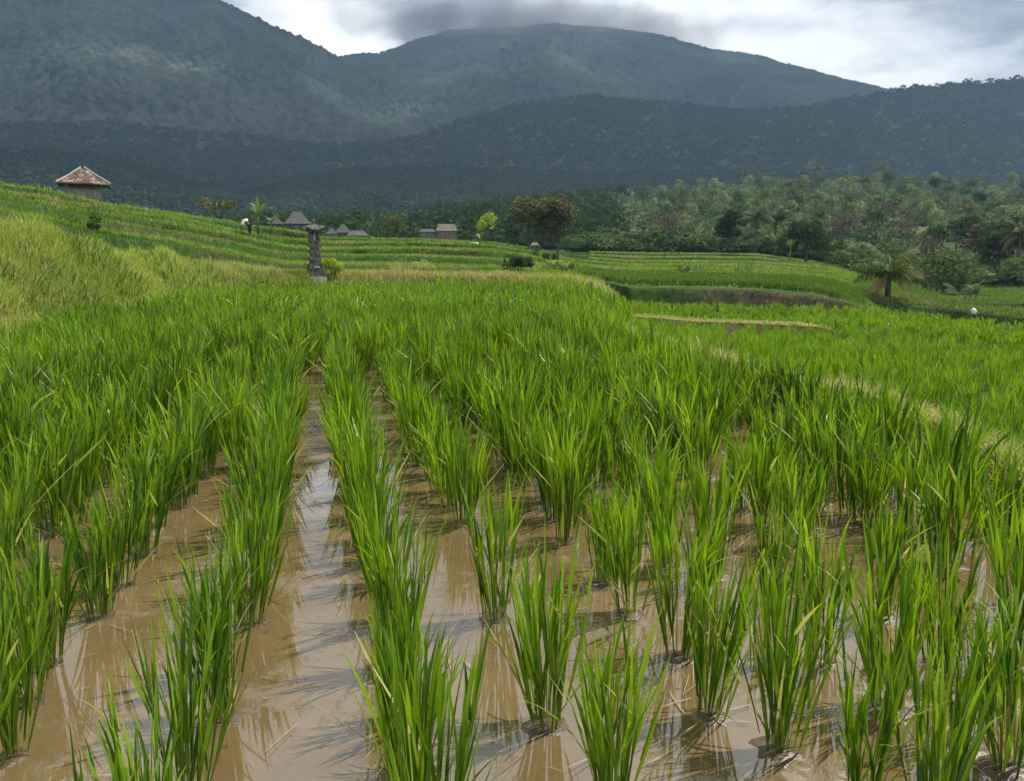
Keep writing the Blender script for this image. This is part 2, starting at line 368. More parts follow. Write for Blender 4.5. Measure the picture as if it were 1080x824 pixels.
E10v = [238, 238, 240, 242, 247, 252, 259, 262, 262, 263, 264, 264, 264, 264, 264, 265, 277, 290, 296, 295, 295, 295]
E10D = [118] * 5 + [122] * 6 + [126] * 11
def zz(vs, Ds): return [z_of(u, v, d) for u, v, d in zip(UC, vs, Ds)]
EDG = [(E2D, E2z), (E3D, E3z)] + [(D_, zz(v_, D_)) for v_, D_ in ((E4v, E4D), (E5v, E5D), (E6v, E6D), (E7v, E7D), (E8v, E8D), (E9v, E9D), (E10v, E10D))]
def I(az, arr): return np.interp(az, AZC, np.asarray(arr, float))
RIGHT = az_of(648)
def profile(az):
    """break points (D, z, kind of the surface that ends here) for each azimuth in the array"""
    wob = lambda s, k: (vnoise(az * 38, az * 0 + k, 5) - 0.5) * s + (vnoise(az * 11, az * 0 + k, 9) - 0.5) * s * 2
    right = 1 / (1 + np.exp(-(az - RIGHT) / 0.01))
    D = []; Z = []; K = []
    def add(d, z, k): D.append(d); Z.append(z); K.append(k)
    e1 = I(az, E1b); e1t = I(az, E1t); z1 = I(az, E1z)
    far = 1 - right
    add(az * 0 + 0.15, az * 0 - 0.05, 0); add(e1, az * 0 - 0.05, 0)
    add(e1 + 0.12, az * 0 + 0.02, 1)
    add(e1t, z1, 1)                                          # riser of field A (bank on the left, low bund on the right)
    add(e1t + 0.2, z1 - 0.0, 1)
    zB = z1 * far + (-0.34) * right
    add(e1t + 0.42, zB, 1)
    zprev = zB
    for i, (Dk, Zk) in enumerate(EDG):
        d = I(az, Dk) + wob(0.035 * np.mean(Dk) ** 0.9 * (1.8 if i > 1 else 0.3), i)
        d = np.maximum(d, D[-1] + 0.5)
        z = I(az, Zk)
        h = np.abs(z - zprev)
        add(d - 0.25 - 0.35 * h, zprev + 0.02, 2)             # tread
        add(d, z, 3)                                          # riser
        if i == 0:                                            # second low bund on the right, then a lower field
            add(d + 0.4, z - 0.05 * right, 3); zn = z * far + (-0.55) * right
            add(d + 0.7, zn, 3); z = zn
        if i == 1:                                            # the land drops into the valley on the far right
            z = z - 1.75 / (1 + np.exp(-(az - az_of(925)) / 0.015)); add(d + 2.5, z, 3)
        zprev = z
    zend = zprev - 1.0
    add(D[-1] + 12, zprev - 0.3, 2); add(D[-1] + 40, zend, 2)
    return D, Z, K
def ground_z(az, d):
    Dp, Zp, _ = profile(np.array([az])); return float(np.interp(d, [float(x[0]) for x in Dp], [float(z[0]) for z in Zp]))
def gpt(u, D, dz=0.0):
    a = az_of(u); return Vector((sin(a) * D, cos(a) * D, ground_z(a, D) + dz))

az_view = np.linspace(az_of(-420), az_of(1650), 620)
az_all = np.concatenate([np.linspace(-pi, az_view[0], 50)[:-1], az_view, np.linspace(az_view[-1], pi, 50)[1:]])
Dp, Zp, Kp = profile(az_all)
rowsD = []; rowsZ = []; rowsK = []
sub = {0: 6, 1: 5, 2: 7, 3: 4}
for i in range(len(Dp) - 1):
    m = sub[Kp[i + 1]]
    for j in range(m):
        t_ = j / m
        rowsD.append(Dp[i] * (1 - t_) + Dp[i + 1] * t_); rowsZ.append(Zp[i] * (1 - t_) + Zp[i + 1] * t_); rowsK.append(Kp[i + 1])
rowsD.append(Dp[-1]); rowsZ.append(Zp[-1]); rowsK.append(2)
RD = np.array(rowsD); RZ = np.array(rowsZ); RK = np.array(rowsK)[:, None] * np.ones_like(RD)
RX = np.sin(az_all)[None] * RD; RY = np.cos(az_all)[None] * RD
amp = np.where(RK == 0, 0.0, np.where(RK == 1, 0.10, np.where(RK == 3, 0.06, 0.03)))
bank = (RK == 1) & (RZ > 0.35)
amp = np.where(bank, 0.35, amp)
RZ = RZ + amp * (fbm(RX * 0.8, RY * 0.8, 3) - 0.5) * 2
def terr_color(K, X, Y, Z, AZ):
    n = fbm(X * 0.5, Y * 0.5, 21)[..., None]; n2 = fbm(X * 0.12, Y * 0.12, 33)[..., None]
    g1 = np.array([0.035, 0.08, 0.012]); g2 = np.array([0.08, 0.14, 0.025]); soil = np.array([0.085, 0.062, 0.036]); straw = np.array([0.24, 0.22, 0.08])
    C = np.where((K == 0)[..., None], np.array([0.12, 0.08, 0.05]), g1 + (g2 - g1) * n)
    ris = g1 * 0.9 + (soil - g1 * 0.9) * np.clip((n2 - 0.52) * 6, 0, 0.8)
    C = np.where((K == 3)[..., None], ris, C)
    bare = (K == 3) & (AZ > az_of(690)) & (np.hypot(X, Y) < 31) & (np.hypot(X, Y) > 24)
    bw = (bare * np.clip((AZ - az_of(690)) / 0.08, 0, 1) * np.clip(4.5 * fbm(X * 0.9, Y * 0.9, 61) - 0.75, 0.15, 1))[..., None]
    C = C * (1 - bw) + bw * (np.array([0.06, 0.045, 0.028]) + (g2 * 0.25) * n)
    C = np.where((K == 1)[..., None], straw * 0.7 + (g2 - straw * 0.7) * n, C)
    return C
RC = terr_color(RK, RX, RY, RZ, az_all[None] + 0 * RD)
nr, nc = RD.shape
V = np.stack([RX, RY, RZ], -1).reshape(-1, 3)
idx = np.arange(nr * nc).reshape(nr, nc)
Q = np.stack([idx[:-1, :-1], idx[:-1, 1:], idx[1:, 1:], idx[1:, :-1]], -1).reshape(-1, 4)[:, ::-1]
tag(link('terrain', mesh_np('terrain', V, Q, RC.reshape(-1, 3), True), M['ground']), kind='structure')
# muddy water of the near paddy
az_w = az_all
e = I(az_w, E1b) + 0.08
rr = np.concatenate([[0.05], np.linspace(0.2, 1, 8)])[:, None] * e[None]
V = np.stack([np.sin(az_w)[None] * rr, np.cos(az_w)[None] * rr, rr * 0], -1).reshape(-1, 3)
i2 = np.arange(rr.size).reshape(rr.shape)
Q = np.stack([i2[:-1, :-1], i2[:-1, 1:], i2[1:, 1:], i2[1:, :-1]], -1).reshape(-1, 4)[:, ::-1]
tag(link('paddy_water', mesh_np('paddy_water', V, Q), M['water']), kind='structure')

# ------------------------------------------------------------------ blades
def blades(P, L, W_, lean, curv, phi, rnd, dry, segs=4, fold=None, rs=None):
    """many leaf strips at once -> verts, quads, attr"""
    n = len(P); up = np.array([0, 0, 1.0])
    d = np.stack([np.cos(phi), np.sin(phi), phi * 0], -1)
    tw = (rs.random(n) - 0.5) * 2.4
    side = np.stack([-np.sin(phi + tw), np.cos(phi + tw), phi * 0], -1)
    pos = P.copy(); vs = []; at = []
    for s in range(segs + 1):
        t = s / segs
        w = W_ * (0.55 + 0.9 * t if t < 0.45 else max(0.05, (1 - t) / 0.55) ** 0.75) * 0.5
        vs.append(np.stack([pos - side * w[:, None], pos + side * w[:, None]], 1))
        at.append(np.stack([np.stack([rnd, rnd * 0 + t, dry], -1)] * 2, 1))
        th = lean + curv * ((s + 0.5) / segs) ** 1.6
        pos = pos + (L / segs)[:, None] * (np.sin(th)[:, None] * d + np.cos(th)[:, None] * up)
    V = np.stack(vs, 1).reshape(n, -1, 3); A = np.stack(at, 1).reshape(n, -1, 3)
    base = (np.arange(n) * (2 * (segs + 1)))[:, None, None]
    q = np.array([[2 * s, 2 * s + 1, 2 * s + 3, 2 * s + 2] for s in range(segs)])[None]
    return V.reshape(-1, 3), (base + q).reshape(-1, 4), A.reshape(-1, 3)
def clump_arrays(n_leaf, height, rs, segs=6, width=0.0085, spread=0.42):
    nt = max(4, n_leaf // 4); r = 0.05 * np.sqrt(rs.random(nt)); ph = rs.random(nt) * 2 * pi
    base = np.stack([r * np.cos(ph), r * np.sin(ph), np.zeros(nt) - 0.01], -1)
    tl = np.abs(rs.normal(0.03, 0.08, nt)) + r * 1.9; th = height * (0.55 + 0.25 * rs.random(nt))      # tiller lean, length
    td = np.stack([np.sin(tl) * np.cos(ph), np.sin(tl) * np.sin(ph), np.cos(tl)], -1)
    k = rs.integers(0, nt, n_leaf); k[:nt] = np.arange(nt)
    f = rs.random(n_leaf) * 0.80; f[:nt] = 0.9
    P = base[k] + td[k] * (th[k] * f)[:, None]
    phi = ph[k] + rs.normal(0, 0.85, n_leaf)
    L = height * (0.38 + 0.24 * rs.random(n_leaf)); L[:nt] = height * (0.22 + 0.22 * rs.random(nt))
    low = f < 0.2; L = np.where(low, L * 1.25, L)
    lean = np.abs(rs.normal(0.05, 0.10, n_leaf)) + tl[k] * 0.6
    curv = np.abs(rs.normal(0.0, spread, n_leaf)) * (0.3 + rs.random(n_leaf))
    q = rs.random(n_leaf) < 0.05; curv = np.where(q, curv + 0.9, curv)
    dry = (rs.random(n_leaf) < 0.035) * (0.5 + 0.5 * rs.random(n_leaf)); lean = np.where(dry > 0, lean + 0.55, lean)
    W_ = width * (0.75 + 0.5 * rs.random(n_leaf))
    top = np.clip(P[:, 2] / height, 0, 1)
    V1, Q1, A1 = blades(P, L, W_, lean, curv, phi, rs.random(n_leaf), dry.astype(float), segs, rs=rs)
    A1[:, 1] = np.clip(A1[:, 1] * 0.6 + 0.25 + np.repeat(top, 2 * (segs + 1)) * 0.3, 0, 1)
    V2, Q2, A2 = blades(base, th, np.full(nt, width * 0.75), tl, tl * 0.1, ph, rs.random(nt) * 0.7, (rs.random(nt) < 0.12) * 0.6, 3, rs=rs)
    A2[:, 1] *= 0.5
    return np.concatenate([V1, V2]), np.concatenate([Q1, Q2 + len(V1)]), np.concatenate([A1, A2])

# clumps: positions of the planted rows
rng = np.random.default_rng(7)
def field_edge(x, y): return np.interp(np.arctan2(x, y), AZC, E1b)
near_px = [(575, 765), (521, 652), (645, 846), (749, 755), (716, 693), (664, 648), (637, 616), (821, 791), (867, 698), (813, 639), (752, 606),
           (934, 748), (1019, 786), (905, 850), (985, 868), (1066, 812), (1072, 700), (990, 700), (1075, 640), (930, 650), (700, 596),
           (10, 800), (30, 742), (52, 700), (-20, 690), (-30, 860)]
NEAR_LABELS = ['lone rice clump in open water beside the right channel, its whole base visible', 'rice clump behind the lone front clump, beside the right channel', 'rice clump cut off by the bottom edge right of centre', 'rice clump standing alone in the middle of the open brown water at lower right', 'small rice clump just behind the lone lower right clump', 'full rice clump at the front corner of the close right rows', 'rice clump left behind the front corner clump of the close right rows', 'low rice clump near the bottom at lower right, its foot above the frame edge', 'rice clump right of the lone lower right clump and a little further back', 'tall rice clump in the gap between the close rows and the open water', 'rice clump in the front of the close right rows, third from the corner', 'thick tall rice clump in the lower right water', 'tall rice clump close to the bottom right corner', 'rice clump cut by the bottom edge, left of the corner clump', 'rice clump cut by the bottom edge right beside the corner', 'rice clump at the right frame edge in the bottom corner', 'rice clump at the right frame edge above the corner clump', 'tall rice clump between the thick lower right clump and the right edge', 'rice clump at the right frame edge where the close rows begin', 'rice clump behind the thick lower right clump', 'rice clump second from the corner of the close right rows', 'rice clump in the bottom left corner at the frame edge', 'rice clump just above the bottom left corner clump', 'rice clump beside the water at the left edge, below the thick left rows', 'rice clump half outside the left frame edge', 'rice clump mostly outside the bottom left corner']
pts = []
for q_, (u, v) in enumerate(near_px):
    p = P_z(u, v, 0); pts.append((p[0], p[1], q_ + 1))
rows = []
for k in range(-60, 60):
    x0 = 0.115 + 0.45 * k
    y = 1.12 + 0.3 * ((k * 7) % 5) / 5 * 0.3
    while y < 30:
        x = x0 + rng.normal(0, 0.018 + 0.006 * max(0, min(y, 9) - 3)) + 0.03 * sin(y * 0.7 + k); yy = y + rng.normal(0, 0.035); y += 0.29
        if math.atan2(x, yy) < az_of(-330) or math.atan2(x, yy) > az_of(1420): continue
        d = math.hypot(x, yy)
        if d > field_edge(x, yy) - 0.12: continue
        if k >= 1 and d < 3.35: continue
        if k <= -2 and d < 2.75: continue
        if rng.random() < (0.03 if d > 4 else 0.02): continue
        pts.append((x, yy, 0))
pts = np.array(pts)
dist = np.hypot(pts[:, 0], pts[:, 1])
order = np.argsort(dist); pts = pts[order]; dist = dist[order]
variants = []
for i in range(12):
    rs = np.random.default_rng(100 + i)
    V, Q, A = clump_arrays(int(rs.integers(84, 120)), 0.48, rs, 6, 0.0105, 0.26)
    me = mesh_np('rice_plant', V, Q, A); me.materials.append(M['rice']); variants.append(me)
ORD = ['nearest', 'second', 'third', 'fourth', 'fifth', 'sixth']
def row_name(x):
    k = round((x - 0.115) / 0.45)
    return {0: 'the centre row between the two water channels', -1: 'the row left of the wide channel', 1: 'the row right of the right channel',
            -2: 'the second row left of the wide channel', 2: 'the second row right of the right channel'}.get(k)
counts = {}
NIND = 298
for i in range(NIND):
    x, y, _ = pts[i]
    o = bpy.data.objects.new('rice_plant', variants[int(rng.integers(12))]); COL.objects.link(o)
    s = 0.98 * (0.88 + 0.22 * rng.random()); 
    o.location = (x, y, 0); w_ = float(np.interp(dist[i], [2.8, 4.2], [0.88, 1.18])); o.scale = (s * w_, s * w_, s * (0.88 + 0.18 * rng.random() + 0.08 * (w_ - 0.88))); o.rotation_euler = (rng.normal(0, 0.03), rng.normal(0, 0.03), rng.random() * 2 * pi)
    rn = row_name(x); q_ = int(pts[i][2])
    if q_: lab = NEAR_LABELS[q_ - 1]
    elif rn and counts.get(rn, 0) < 6 and dist[i] > 1.45:
        c = counts.get(rn, 0); counts[rn] = c + 1
        lab = ORD[c] + ' rice clump in ' + rn + ', from the front'
    elif rn: lab = 'green rice clump further back in ' + rn if dist[i] > 1.45 else 'rice clump cut by the bottom edge in ' + rn
    elif x < 0: lab = 'green rice clump in the thick rows at the far left of the paddy'
    elif dist[i] < 3.3: lab = 'loose green rice clump standing in open brown water at lower right'
    else: lab = 'green rice clump in the close rows on the right side of the paddy'
    tag(o, lab, 'rice plant', 'rice clumps planted in rows in the flooded paddy')
near = pts[dist < 8][:, :2]
rs = np.random.default_rng(77); nm = len(near); kk = 20
ang = np.linspace(0, 2 * pi, kk, endpoint=False)[None, None]; rad = np.array([0.0, 0.5, 0.8, 1.0])[None, :, None]
R0 = (0.045 + 0.03 * rs.random(nm))[:, None, None] * (0.75 + 0.5 * rs.random((nm, 1, kk))) * rad
zz0 = (0.006 + 0.006 * rs.random(nm))[:, None, None] * (1 - rad ** 2) - 0.0025 + 0 * R0 + 0.0025 * rs.random(R0.shape) * (rad < 1)
V = np.stack([near[:, 0, None, None] + R0 * np.cos(ang), near[:, 1, None, None] + R0 * np.sin(ang), zz0], -1).reshape(-1, 3)
q0 = np.array([[a * kk + b, a * kk + (b + 1) % kk, (a + 1) * kk + (b + 1) % kk, (a + 1) * kk + b] for a in range(3) for b in range(kk)])[:, ::-1]
Q = (np.arange(nm)[:, None, None] * (4 * kk) + q0[None]).reshape(-1, 4)
tag(link('mud', mesh_np('mud', V, Q, None, True), simple('wet_mud', (0.06, 0.038, 0.02), (0.13, 0.088, 0.05), 30, 0.3, 0.5)), 'wet brown mud heaped at the feet of the rice clumps', 'mud', kind='stuff')
n = 1500; j = rs.integers(0, nm, n); off = rs.normal(0, 0.10, (n, 2)); P = np.concatenate([near[j] + off, np.full((n, 1), 0.006)], 1)
V, Q, A = blades(P, 0.03 + 0.13 * rs.random(n) ** 2, 0.0025 + 0.003 * rs.random(n), 1.45 + 0.12 * rs.random(n), rs.normal(0.0, 0.08, n), rs.random(n) * 2 * pi, rs.random(n), np.full(n, 0.85), 3, rs=rs)
V[:, 2] = np.maximum(V[:, 2], 0.003)
tag(link('straw_litter', mesh_np('straw_litter', V, Q, A), leaf_mat('dead_straw', (0.2, 0.15, 0.07), (0.45, 0.36, 0.18), (0.3, 0.24, 0.12), (0.40, 0.31, 0.15), 0.1)), 'dead straw and leaf bits floating around the rice clumps', 'straw', kind='stuff')
def merged_clumps(name, P, leaf_n, height, segs, width, mat, seed, spread=0.42, hvar=0.15, z=None):
    rs = np.random.default_rng(seed); protos = [clump_arrays(leaf_n, height, rs, segs, width, spread) for _ in range(14)]
    Vs = []; Qs = []; As = []; off = 0
    for i, p in enumerate(P):
        V, Q, A = protos[int(rs.integers(14))]
        a = rs.random() * 2 * pi; c, s_ = cos(a), sin(a); sc = 1 + hvar * (rs.random() * 2 - 1) + 0.14 * (vnoise(np.array(p[0] * 0.5), np.array(p[1] * 0.35), 77) - 0.5)
        Vr = np.stack([V[:, 0] * c - V[:, 1] * s_, V[:, 0] * s_ + V[:, 1] * c, V[:, 2]], -1) * sc + p
        A2 = A.copy(); A2[:, 0] = np.clip(A2[:, 0] + 0.3 * (rs.random() - 0.5), 0, 1)
        Vs.append(Vr); Qs.append(Q + off); As.append(A2); off += len(V)
    return link(name, mesh_np(name, np.concatenate(Vs), np.concatenate(Qs), np.concatenate(As)), mat)
mid = [(p[0] + rng.normal(0, .03), p[1], 0) for p, d in zip(pts[NIND:], dist[NIND:]) if d < 13]
mid += [(p[0] + rng.normal(0, .05) + .2 * (rng.random() - .5), p[1] + .15, 0) for p, d in zip(pts[:NIND], dist[:NIND]) if d > 3.9 and abs(p[0] - 0.115) > 0.7 and rng.random() < 0.5]
mid += [(p[0] + rng.normal(0.05, .10), p[1] + .15, 0) for p, d in zip(pts[NIND:], dist[NIND:]) if d < 13 and (abs(p[0] - 0.115) > 0.7 or d > 7) and rng.random() < 0.65]
farp = [(p[0], p[1], 0) for p, d in zip(pts[NIND:], dist[NIND:]) if d >= 13]
V1 = merged_clumps('rice_rows', mid, 96, 0.53, 4, 0.0125, M['rice'], 5, 0.38)
tag(V1, 'thick green rice growing in rows across the middle of the flooded paddy', 'rice', kind='stuff')
far2 = [tuple(np.array(p) + [rng.normal(0, .11), rng.normal(0, .08), 0]) for p in farp for _ in (0, 1)]
V1 = merged_clumps('far_rice', far2, 30, 0.55, 3, 0.022, M['rice'], 6, 0.6)
tag(V1, 'dense green rice at the far end of the flooded paddy', 'rice', kind='stuff')

# scatter over the terrain between two profile break points
def scatter(seg_from, seg_to, n, az0, az1, seed, dpow=1.0):
    rs = np.random.default_rng(seed)
    az = az0 + (az1 - az0) * rs.random(n)
    Dq, Zq, _ = profile(az)
    t = rs.random(n); d = Dq[seg_from] + (Dq[seg_to] - Dq[seg_from]) * t
    # z by interpolation over the whole profile
    Dm = np.array(Dq); Zm = np.array(Zq); z = np.zeros(n)
    for k in range(len(Dm) - 1):
        m = (d >= Dm[k]) & (d <= Dm[k + 1] + 1e-9)
        f = (d - Dm[k]) / np.maximum(Dm[k + 1] - Dm[k], 1e-6); z = np.where(m, Zm[k] + (Zm[k + 1] - Zm[k]) * f, z)
    return np.stack([np.sin(az) * d, np.cos(az) * d, z], -1), az, d, rs
# indices: 0 start,1 E1b,2,3 E1t,4,5 fieldB start,6 E2base,7 E2top,8,9 fieldC start,10 E3base,11 E3top,12 E4base,13 E4top,...
AL, AR = az_of(-380), az_of(1500)
# young rice on the two lower fields to the right
def rice_area(name, a, b, n, az0, az1, seed, label, h=0.42, leaves=26, width=0.012, mat='rice_young', segs=3):
    P, az, d, rs = scatter(a, b, n, az0, az1, seed)
    keep = rs.random(n) < np.clip(d / np.max(d), 0.15, 1)
    o = merged_clumps(name, P[keep], leaves, h, segs, width, M[mat], seed, 0.5)
    tag(o, label, 'rice', kind='stuff')
rice_area('young_rice', 5, 6, 2600, RIGHT - 0.005, AR, 31, 'bright young rice on the field behind the straw coloured bund', 0.33, 44, 0.011)
rice_area('lower_rice', 9, 10, 2600, RIGHT - 0.03, AR, 32, 'bright green rice on the lower field beyond the second dry bund', 0.35, 26, 0.022)
rice_area('edge_rice', 12, 13, 7000, az_of(590), az_of(915), 33, 'darker green rice strip behind the bare earth bund', 0.30, 12, 0.035, 'strip')

# grass
def grass(name, P, hmin, hmax, w, lean, curv, dryf, mat, rs, label, segs=3):
    n = len(P)
    L = (hmin + (hmax - hmin) * rs.random(n)) * (0.55 + 0.9 * fbm(P[:, 0] * 1.6, P[:, 1] * 1.6, 71))
    dn = fbm(P[:, 0] * 0.35, P[:, 1] * 0.35, 44)
    dry = np.clip(dryf + (dn - 0.5) * 2.2 + rs.normal(0, 0.25, n), 0, 1)
    V, Q, A = blades(P, L, w * (0.7 + 0.6 * rs.random(n)), np.abs(rs.normal(0, lean, n)), np.abs(rs.normal(0, curv, n)), rs.random(n) * 2 * pi, rs.random(n), dry, segs, rs=rs)
    o = link(name, mesh_np(name, V, Q, A), M[mat]); tag(o, label, 'grass', kind='stuff'); return o
P, az, d, rs = scatter(1, 5, 120000, AL, az_of(330), 51)
P[:, 2] += 0.35 * (fbm(P[:, 0] * 0.8, P[:, 1] * 0.8, 3) - 0.5) * 2 * (P[:, 2] > 0.35)
grass('bank_grass', P, 0.12, 0.34, 0.013, 0.5, 1.0, -0.25, 'grass', rs, 'tall pale yellow green grass covering the bank on the left')
P, az, d, rs = scatter(1, 5, 16000, AL, az_of(330), 56); P[:, 2] += 0.35 * (fbm(P[:, 0] * 0.8, P[:, 1] * 0.8, 3) - 0.5) * 2 * (P[:, 2] > 0.35)
P = P[fbm(P[:, 0] * 0.7, P[:, 1] * 0.7, 91) > 0.52]
grass('bank_weeds', P, 0.12, 0.42, 0.035, 0.6, 0.7, -0.3, 'riser', rs, 'patches of darker broad leaved weeds on the left bank')
P, az, d, rs = scatter(1, 5, 2600, AL, az_of(330), 57); P[:, 2] += 0.35 * (fbm(P[:, 0] * 0.8, P[:, 1] * 0.8, 3) - 0.5) * 2 * (P[:, 2] > 0.35)
P = P[fbm(P[:, 0] * 0.5, P[:, 1] * 0.5, 95) > 0.50]
grass('bank_straw', P, 0.25, 0.5, 0.014, 0.35, 0.6, 0.8, 'bund', rs, 'pale dry grass stalks standing up out of the left bank')
P, az, d, rs = scatter(1, 5, 9000, az_of(330), RIGHT, 52)
grass('bund_grass', P, 0.15, 0.4, 0.03, 0.3, 0.6, 0.3, 'grass', rs, 'pale rough grass on the bund at the far end of the paddy')
P, az, d, rs = scatter(2, 4, 20000, RIGHT - 0.01, AR, 53)
grass('straw_grass', P, 0.05, 0.19, 0.009, 0.7, 1.0, 0.12, 'bund', rs, 'yellow green straw lying on the diagonal bund')
P, az, d, rs = scatter(7, 9, 12000, RIGHT, az_of(890), 54)
kp = rs.random(len(P)) < np.clip((az_of(890) - az) / 0.06, 0.02, 1) * np.clip(2.2 * fbm(az * 30, az * 0, 4) - 0.35, 0.1, 1); P = P[kp]
grass('dry_grass', P, 0.04, 0.13, 0.014, 0.7, 1.0, 0.35, 'bund', rs, 'bleached dry grass on the second bund across the right fields')
# terrace treads and risers, left and middle
def terr(lo, hi, n, seed, h0, h1, w, dry, mat, az0, az1):
    P, az, d, rs = scatter(lo, hi, n, az0, az1, seed); return P
def terrace_grass(name, segs_, n, seed, h0, h1, w0, dryf, mat, label, az0, az1):
    Ps = []
    for i, (a, b) in enumerate(segs_):
        P, az, d, rs = scatter(a, b, n, az0, az1, seed + i); Ps.append(P)
    P = np.concatenate(Ps); rs = np.random.default_rng(seed); dd = np.hypot(P[:, 0], P[:, 1])
    grass(name, P, h0, h1, w0 * dd / 40, 0.25, 0.5, dryf, mat, rs, label, 2)
treadsL = [(5, 6), (9, 10)] + [(12 + 2 * k, 13 + 2 * k) for k in range(4)]
risersL = [(6, 9), (10, 12)] + [(13 + 2 * k, 14 + 2 * k) for k in range(4)]
terrace_grass('terrace_rice', treadsL, 34000, 60, 0.12, 0.30, 0.042, -0.2, 'terrace', 'bright green rice on the stepped terraces at left and centre', AL, RIGHT - 0.03)
terrace_grass('terrace_edge_grass', risersL, 7000, 80, 0.06, 0.16, 0.04, 0.0, 'riser', 'rough grass on the edges of the left terraces', AL, RIGHT - 0.03)
terrace_grass('far_terrace_rice', [(12 + 2 * k, 13 + 2 * k) for k in range(1, 7)], 8000, 100, 0.15, 0.3, 0.05, -0.1, 'terrace', 'green rice on the far terraces right of centre', RIGHT - 0.03, az_of(905))
terrace_grass('valley_rice', [(12 + 2 * k, 13 + 2 * k) for k in range(0, 7)], 7000, 140, 0.15, 0.3, 0.05, -0.1, 'strip', 'dull green rice on the low valley terraces at far right', az_of(905), AR)
terrace_grass('bund_weeds', [(10, 11)], 300, 160, 0.05, 0.18, 0.05, 0.15, 'riser', 'weeds growing on the bare earth bund at right', az_of(650), az_of(925))
terrace_grass('slope_grass', [(11, 12)], 6000, 150, 0.1, 0.3, 0.06, 0.05, 'strip', 'dark grass where the land drops to the valley on the right', az_of(890), AR)
terrace_grass('far_terrace_grass', [(13 + 2 * k, 14 + 2 * k) for k in range(0, 7)], 3500, 120, 0.06, 0.16, 0.05, 0.1, 'riser', 'dull grass on the edges of the far terraces', RIGHT - 0.03, AR)

# ------------------------------------------------------------------ hills and mountains
class Ridge:
    def __init__(s, crest, Db, vb, p=1.0, spur=0, spur_f=6, canopy=(12, 5), back=0.35, seed=1, zb=None):
        cr = sorted(crest); s.az = np.array([az_of(u, v) for u, v, D in cr]); s.D = np.array([D for u, v, D in cr])
        s.z = np.array([z_of(u, v, D) for u, v, D in cr]); s.Db = Db; s.zb = z_of(540, vb, Db); s.p = p
        s.spur = spur; s.spur_f = spur_f; s.canopy = canopy; s.back = back; s.seed = seed
        if zb is not None: s.zb = zb
    def height(s, az, d, canopy=True):
        Dc = np.interp(az, s.az, s.D); zc = np.interp(az, s.az, s.z) + Dc * 0.007 * (fbm(az * 26, az * 0 + s.seed, s.seed, 4, 0.55) - 0.5) * (Dc > 1500)
        t = (d - s.Db) / (Dc - s.Db); tc = np.clip(t, 0, 1)
        z = s.zb + (zc - s.zb) * tc ** s.p
        x = np.sin(az) * d; y = np.cos(az) * d
        if s.spur:
            sn = 1 - np.abs(2 * fbm(az * s.spur_f + 0.25 * fbm(az * 20, d / 300, s.seed + 3), d / 1600.0, s.seed, 3, 0.4) - 1)
            z = z + s.spur * (sn - 0.75) * 4 * tc * (1 - tc) * (t < 1)
        z = np.where(t > 1, zc - (d - Dc) * s.back, z)
        idv = np.zeros_like(z)
        if canopy and s.canopy:
            w, idv = worley(x / s.canopy[0], y / s.canopy[0], s.seed)
            w2, id2 = worley(x / (s.canopy[0] * 0.45), y / (s.canopy[0] * 0.45), s.seed + 5)
            z = z + s.canopy[1] * (1 - w) * (0.6 + 0.8 * idv) + s.canopy[1] * 0.35 * (1 - w2)
            big = fbm(x / 150, y / 150, s.seed + 9); idv = np.clip(0.5 * idv + 0.25 * id2 + 0.5 * (big - 0.3), 0, 1)
        return z, idv
    def mesh(s, name, mat, cols, rows, a0=None, a1=None, over=1.25):
        a0 = a0 or az_of(-420); a1 = a1 or az_of(1650)
        az = np.linspace(a0, a1, cols)[None]; Dc = np.interp(az, s.az, s.D)
        t = np.concatenate([np.linspace(0, 1, rows), np.linspace(1, over, rows // 8)[1:]])[:, None]
        d = s.Db + (Dc - s.Db) * t; AZ = az + 0 * d
        z, idv = s.height(AZ, d)
        V = np.stack([np.sin(AZ) * d, np.cos(AZ) * d, z], -1).reshape(-1, 3); i = np.arange(z.size).reshape(z.shape)
        Q = np.stack([i[:-1, :-1], i[:-1, 1:], i[1:, 1:], i[1:, :-1]], -1).reshape(-1, 4)[:, ::-1]
        A = np.stack([idv.ravel()] * 3, -1)
        return tag(link(name, mesh_np(name, V, Q, A, True), mat), kind='structure')
slope = Ridge([(-420, 246, 330), (300, 248, 330), (420, 244, 340), (500, 232, 360), (560, 222, 380), (640, 214, 400), (700, 208, 420), (760, 201, 430), (830, 196, 440),
               (900, 197, 440), (950, 201, 440), (1000, 207, 440), (1080, 206, 440), (1650, 200, 440)], 112, 270, 0.85, 4, 9, (9, 1.2), 0.1, 11, -4.0)
knoll = Ridge([(-420, 165, 760), (0, 168, 760), (60, 170, 740), (130, 180, 720), (200, 202, 720), (260, 212, 740), (320, 196, 780), (370, 187, 800), (440, 184, 820), (560, 188, 820),
               (700, 190, 840), (850, 192, 860), (960, 194, 880), (1080, 203, 880), (1650, 190, 900)], 420, 252, 1.1, 10, 8, (10, 2), 0.15, 12)
fore = Ridge([(-420, 150, 1650), (0, 138, 1650), (120, 134, 1650), (250, 146, 1650), (360, 160, 1600), (440, 148, 1600), (480, 134, 1600), (540, 117, 1700), (620, 106, 1750), (700, 113, 1750), (780, 121, 1750), (850, 120, 1750),
              (900, 108, 1700), (940, 98, 1700), (1000, 93, 1700), (1080, 88, 1700), (1300, 80, 1700), (1650, 90, 1700)], 860, 225, 1.15, 60, 9, (13, 7), 0.35, 13)
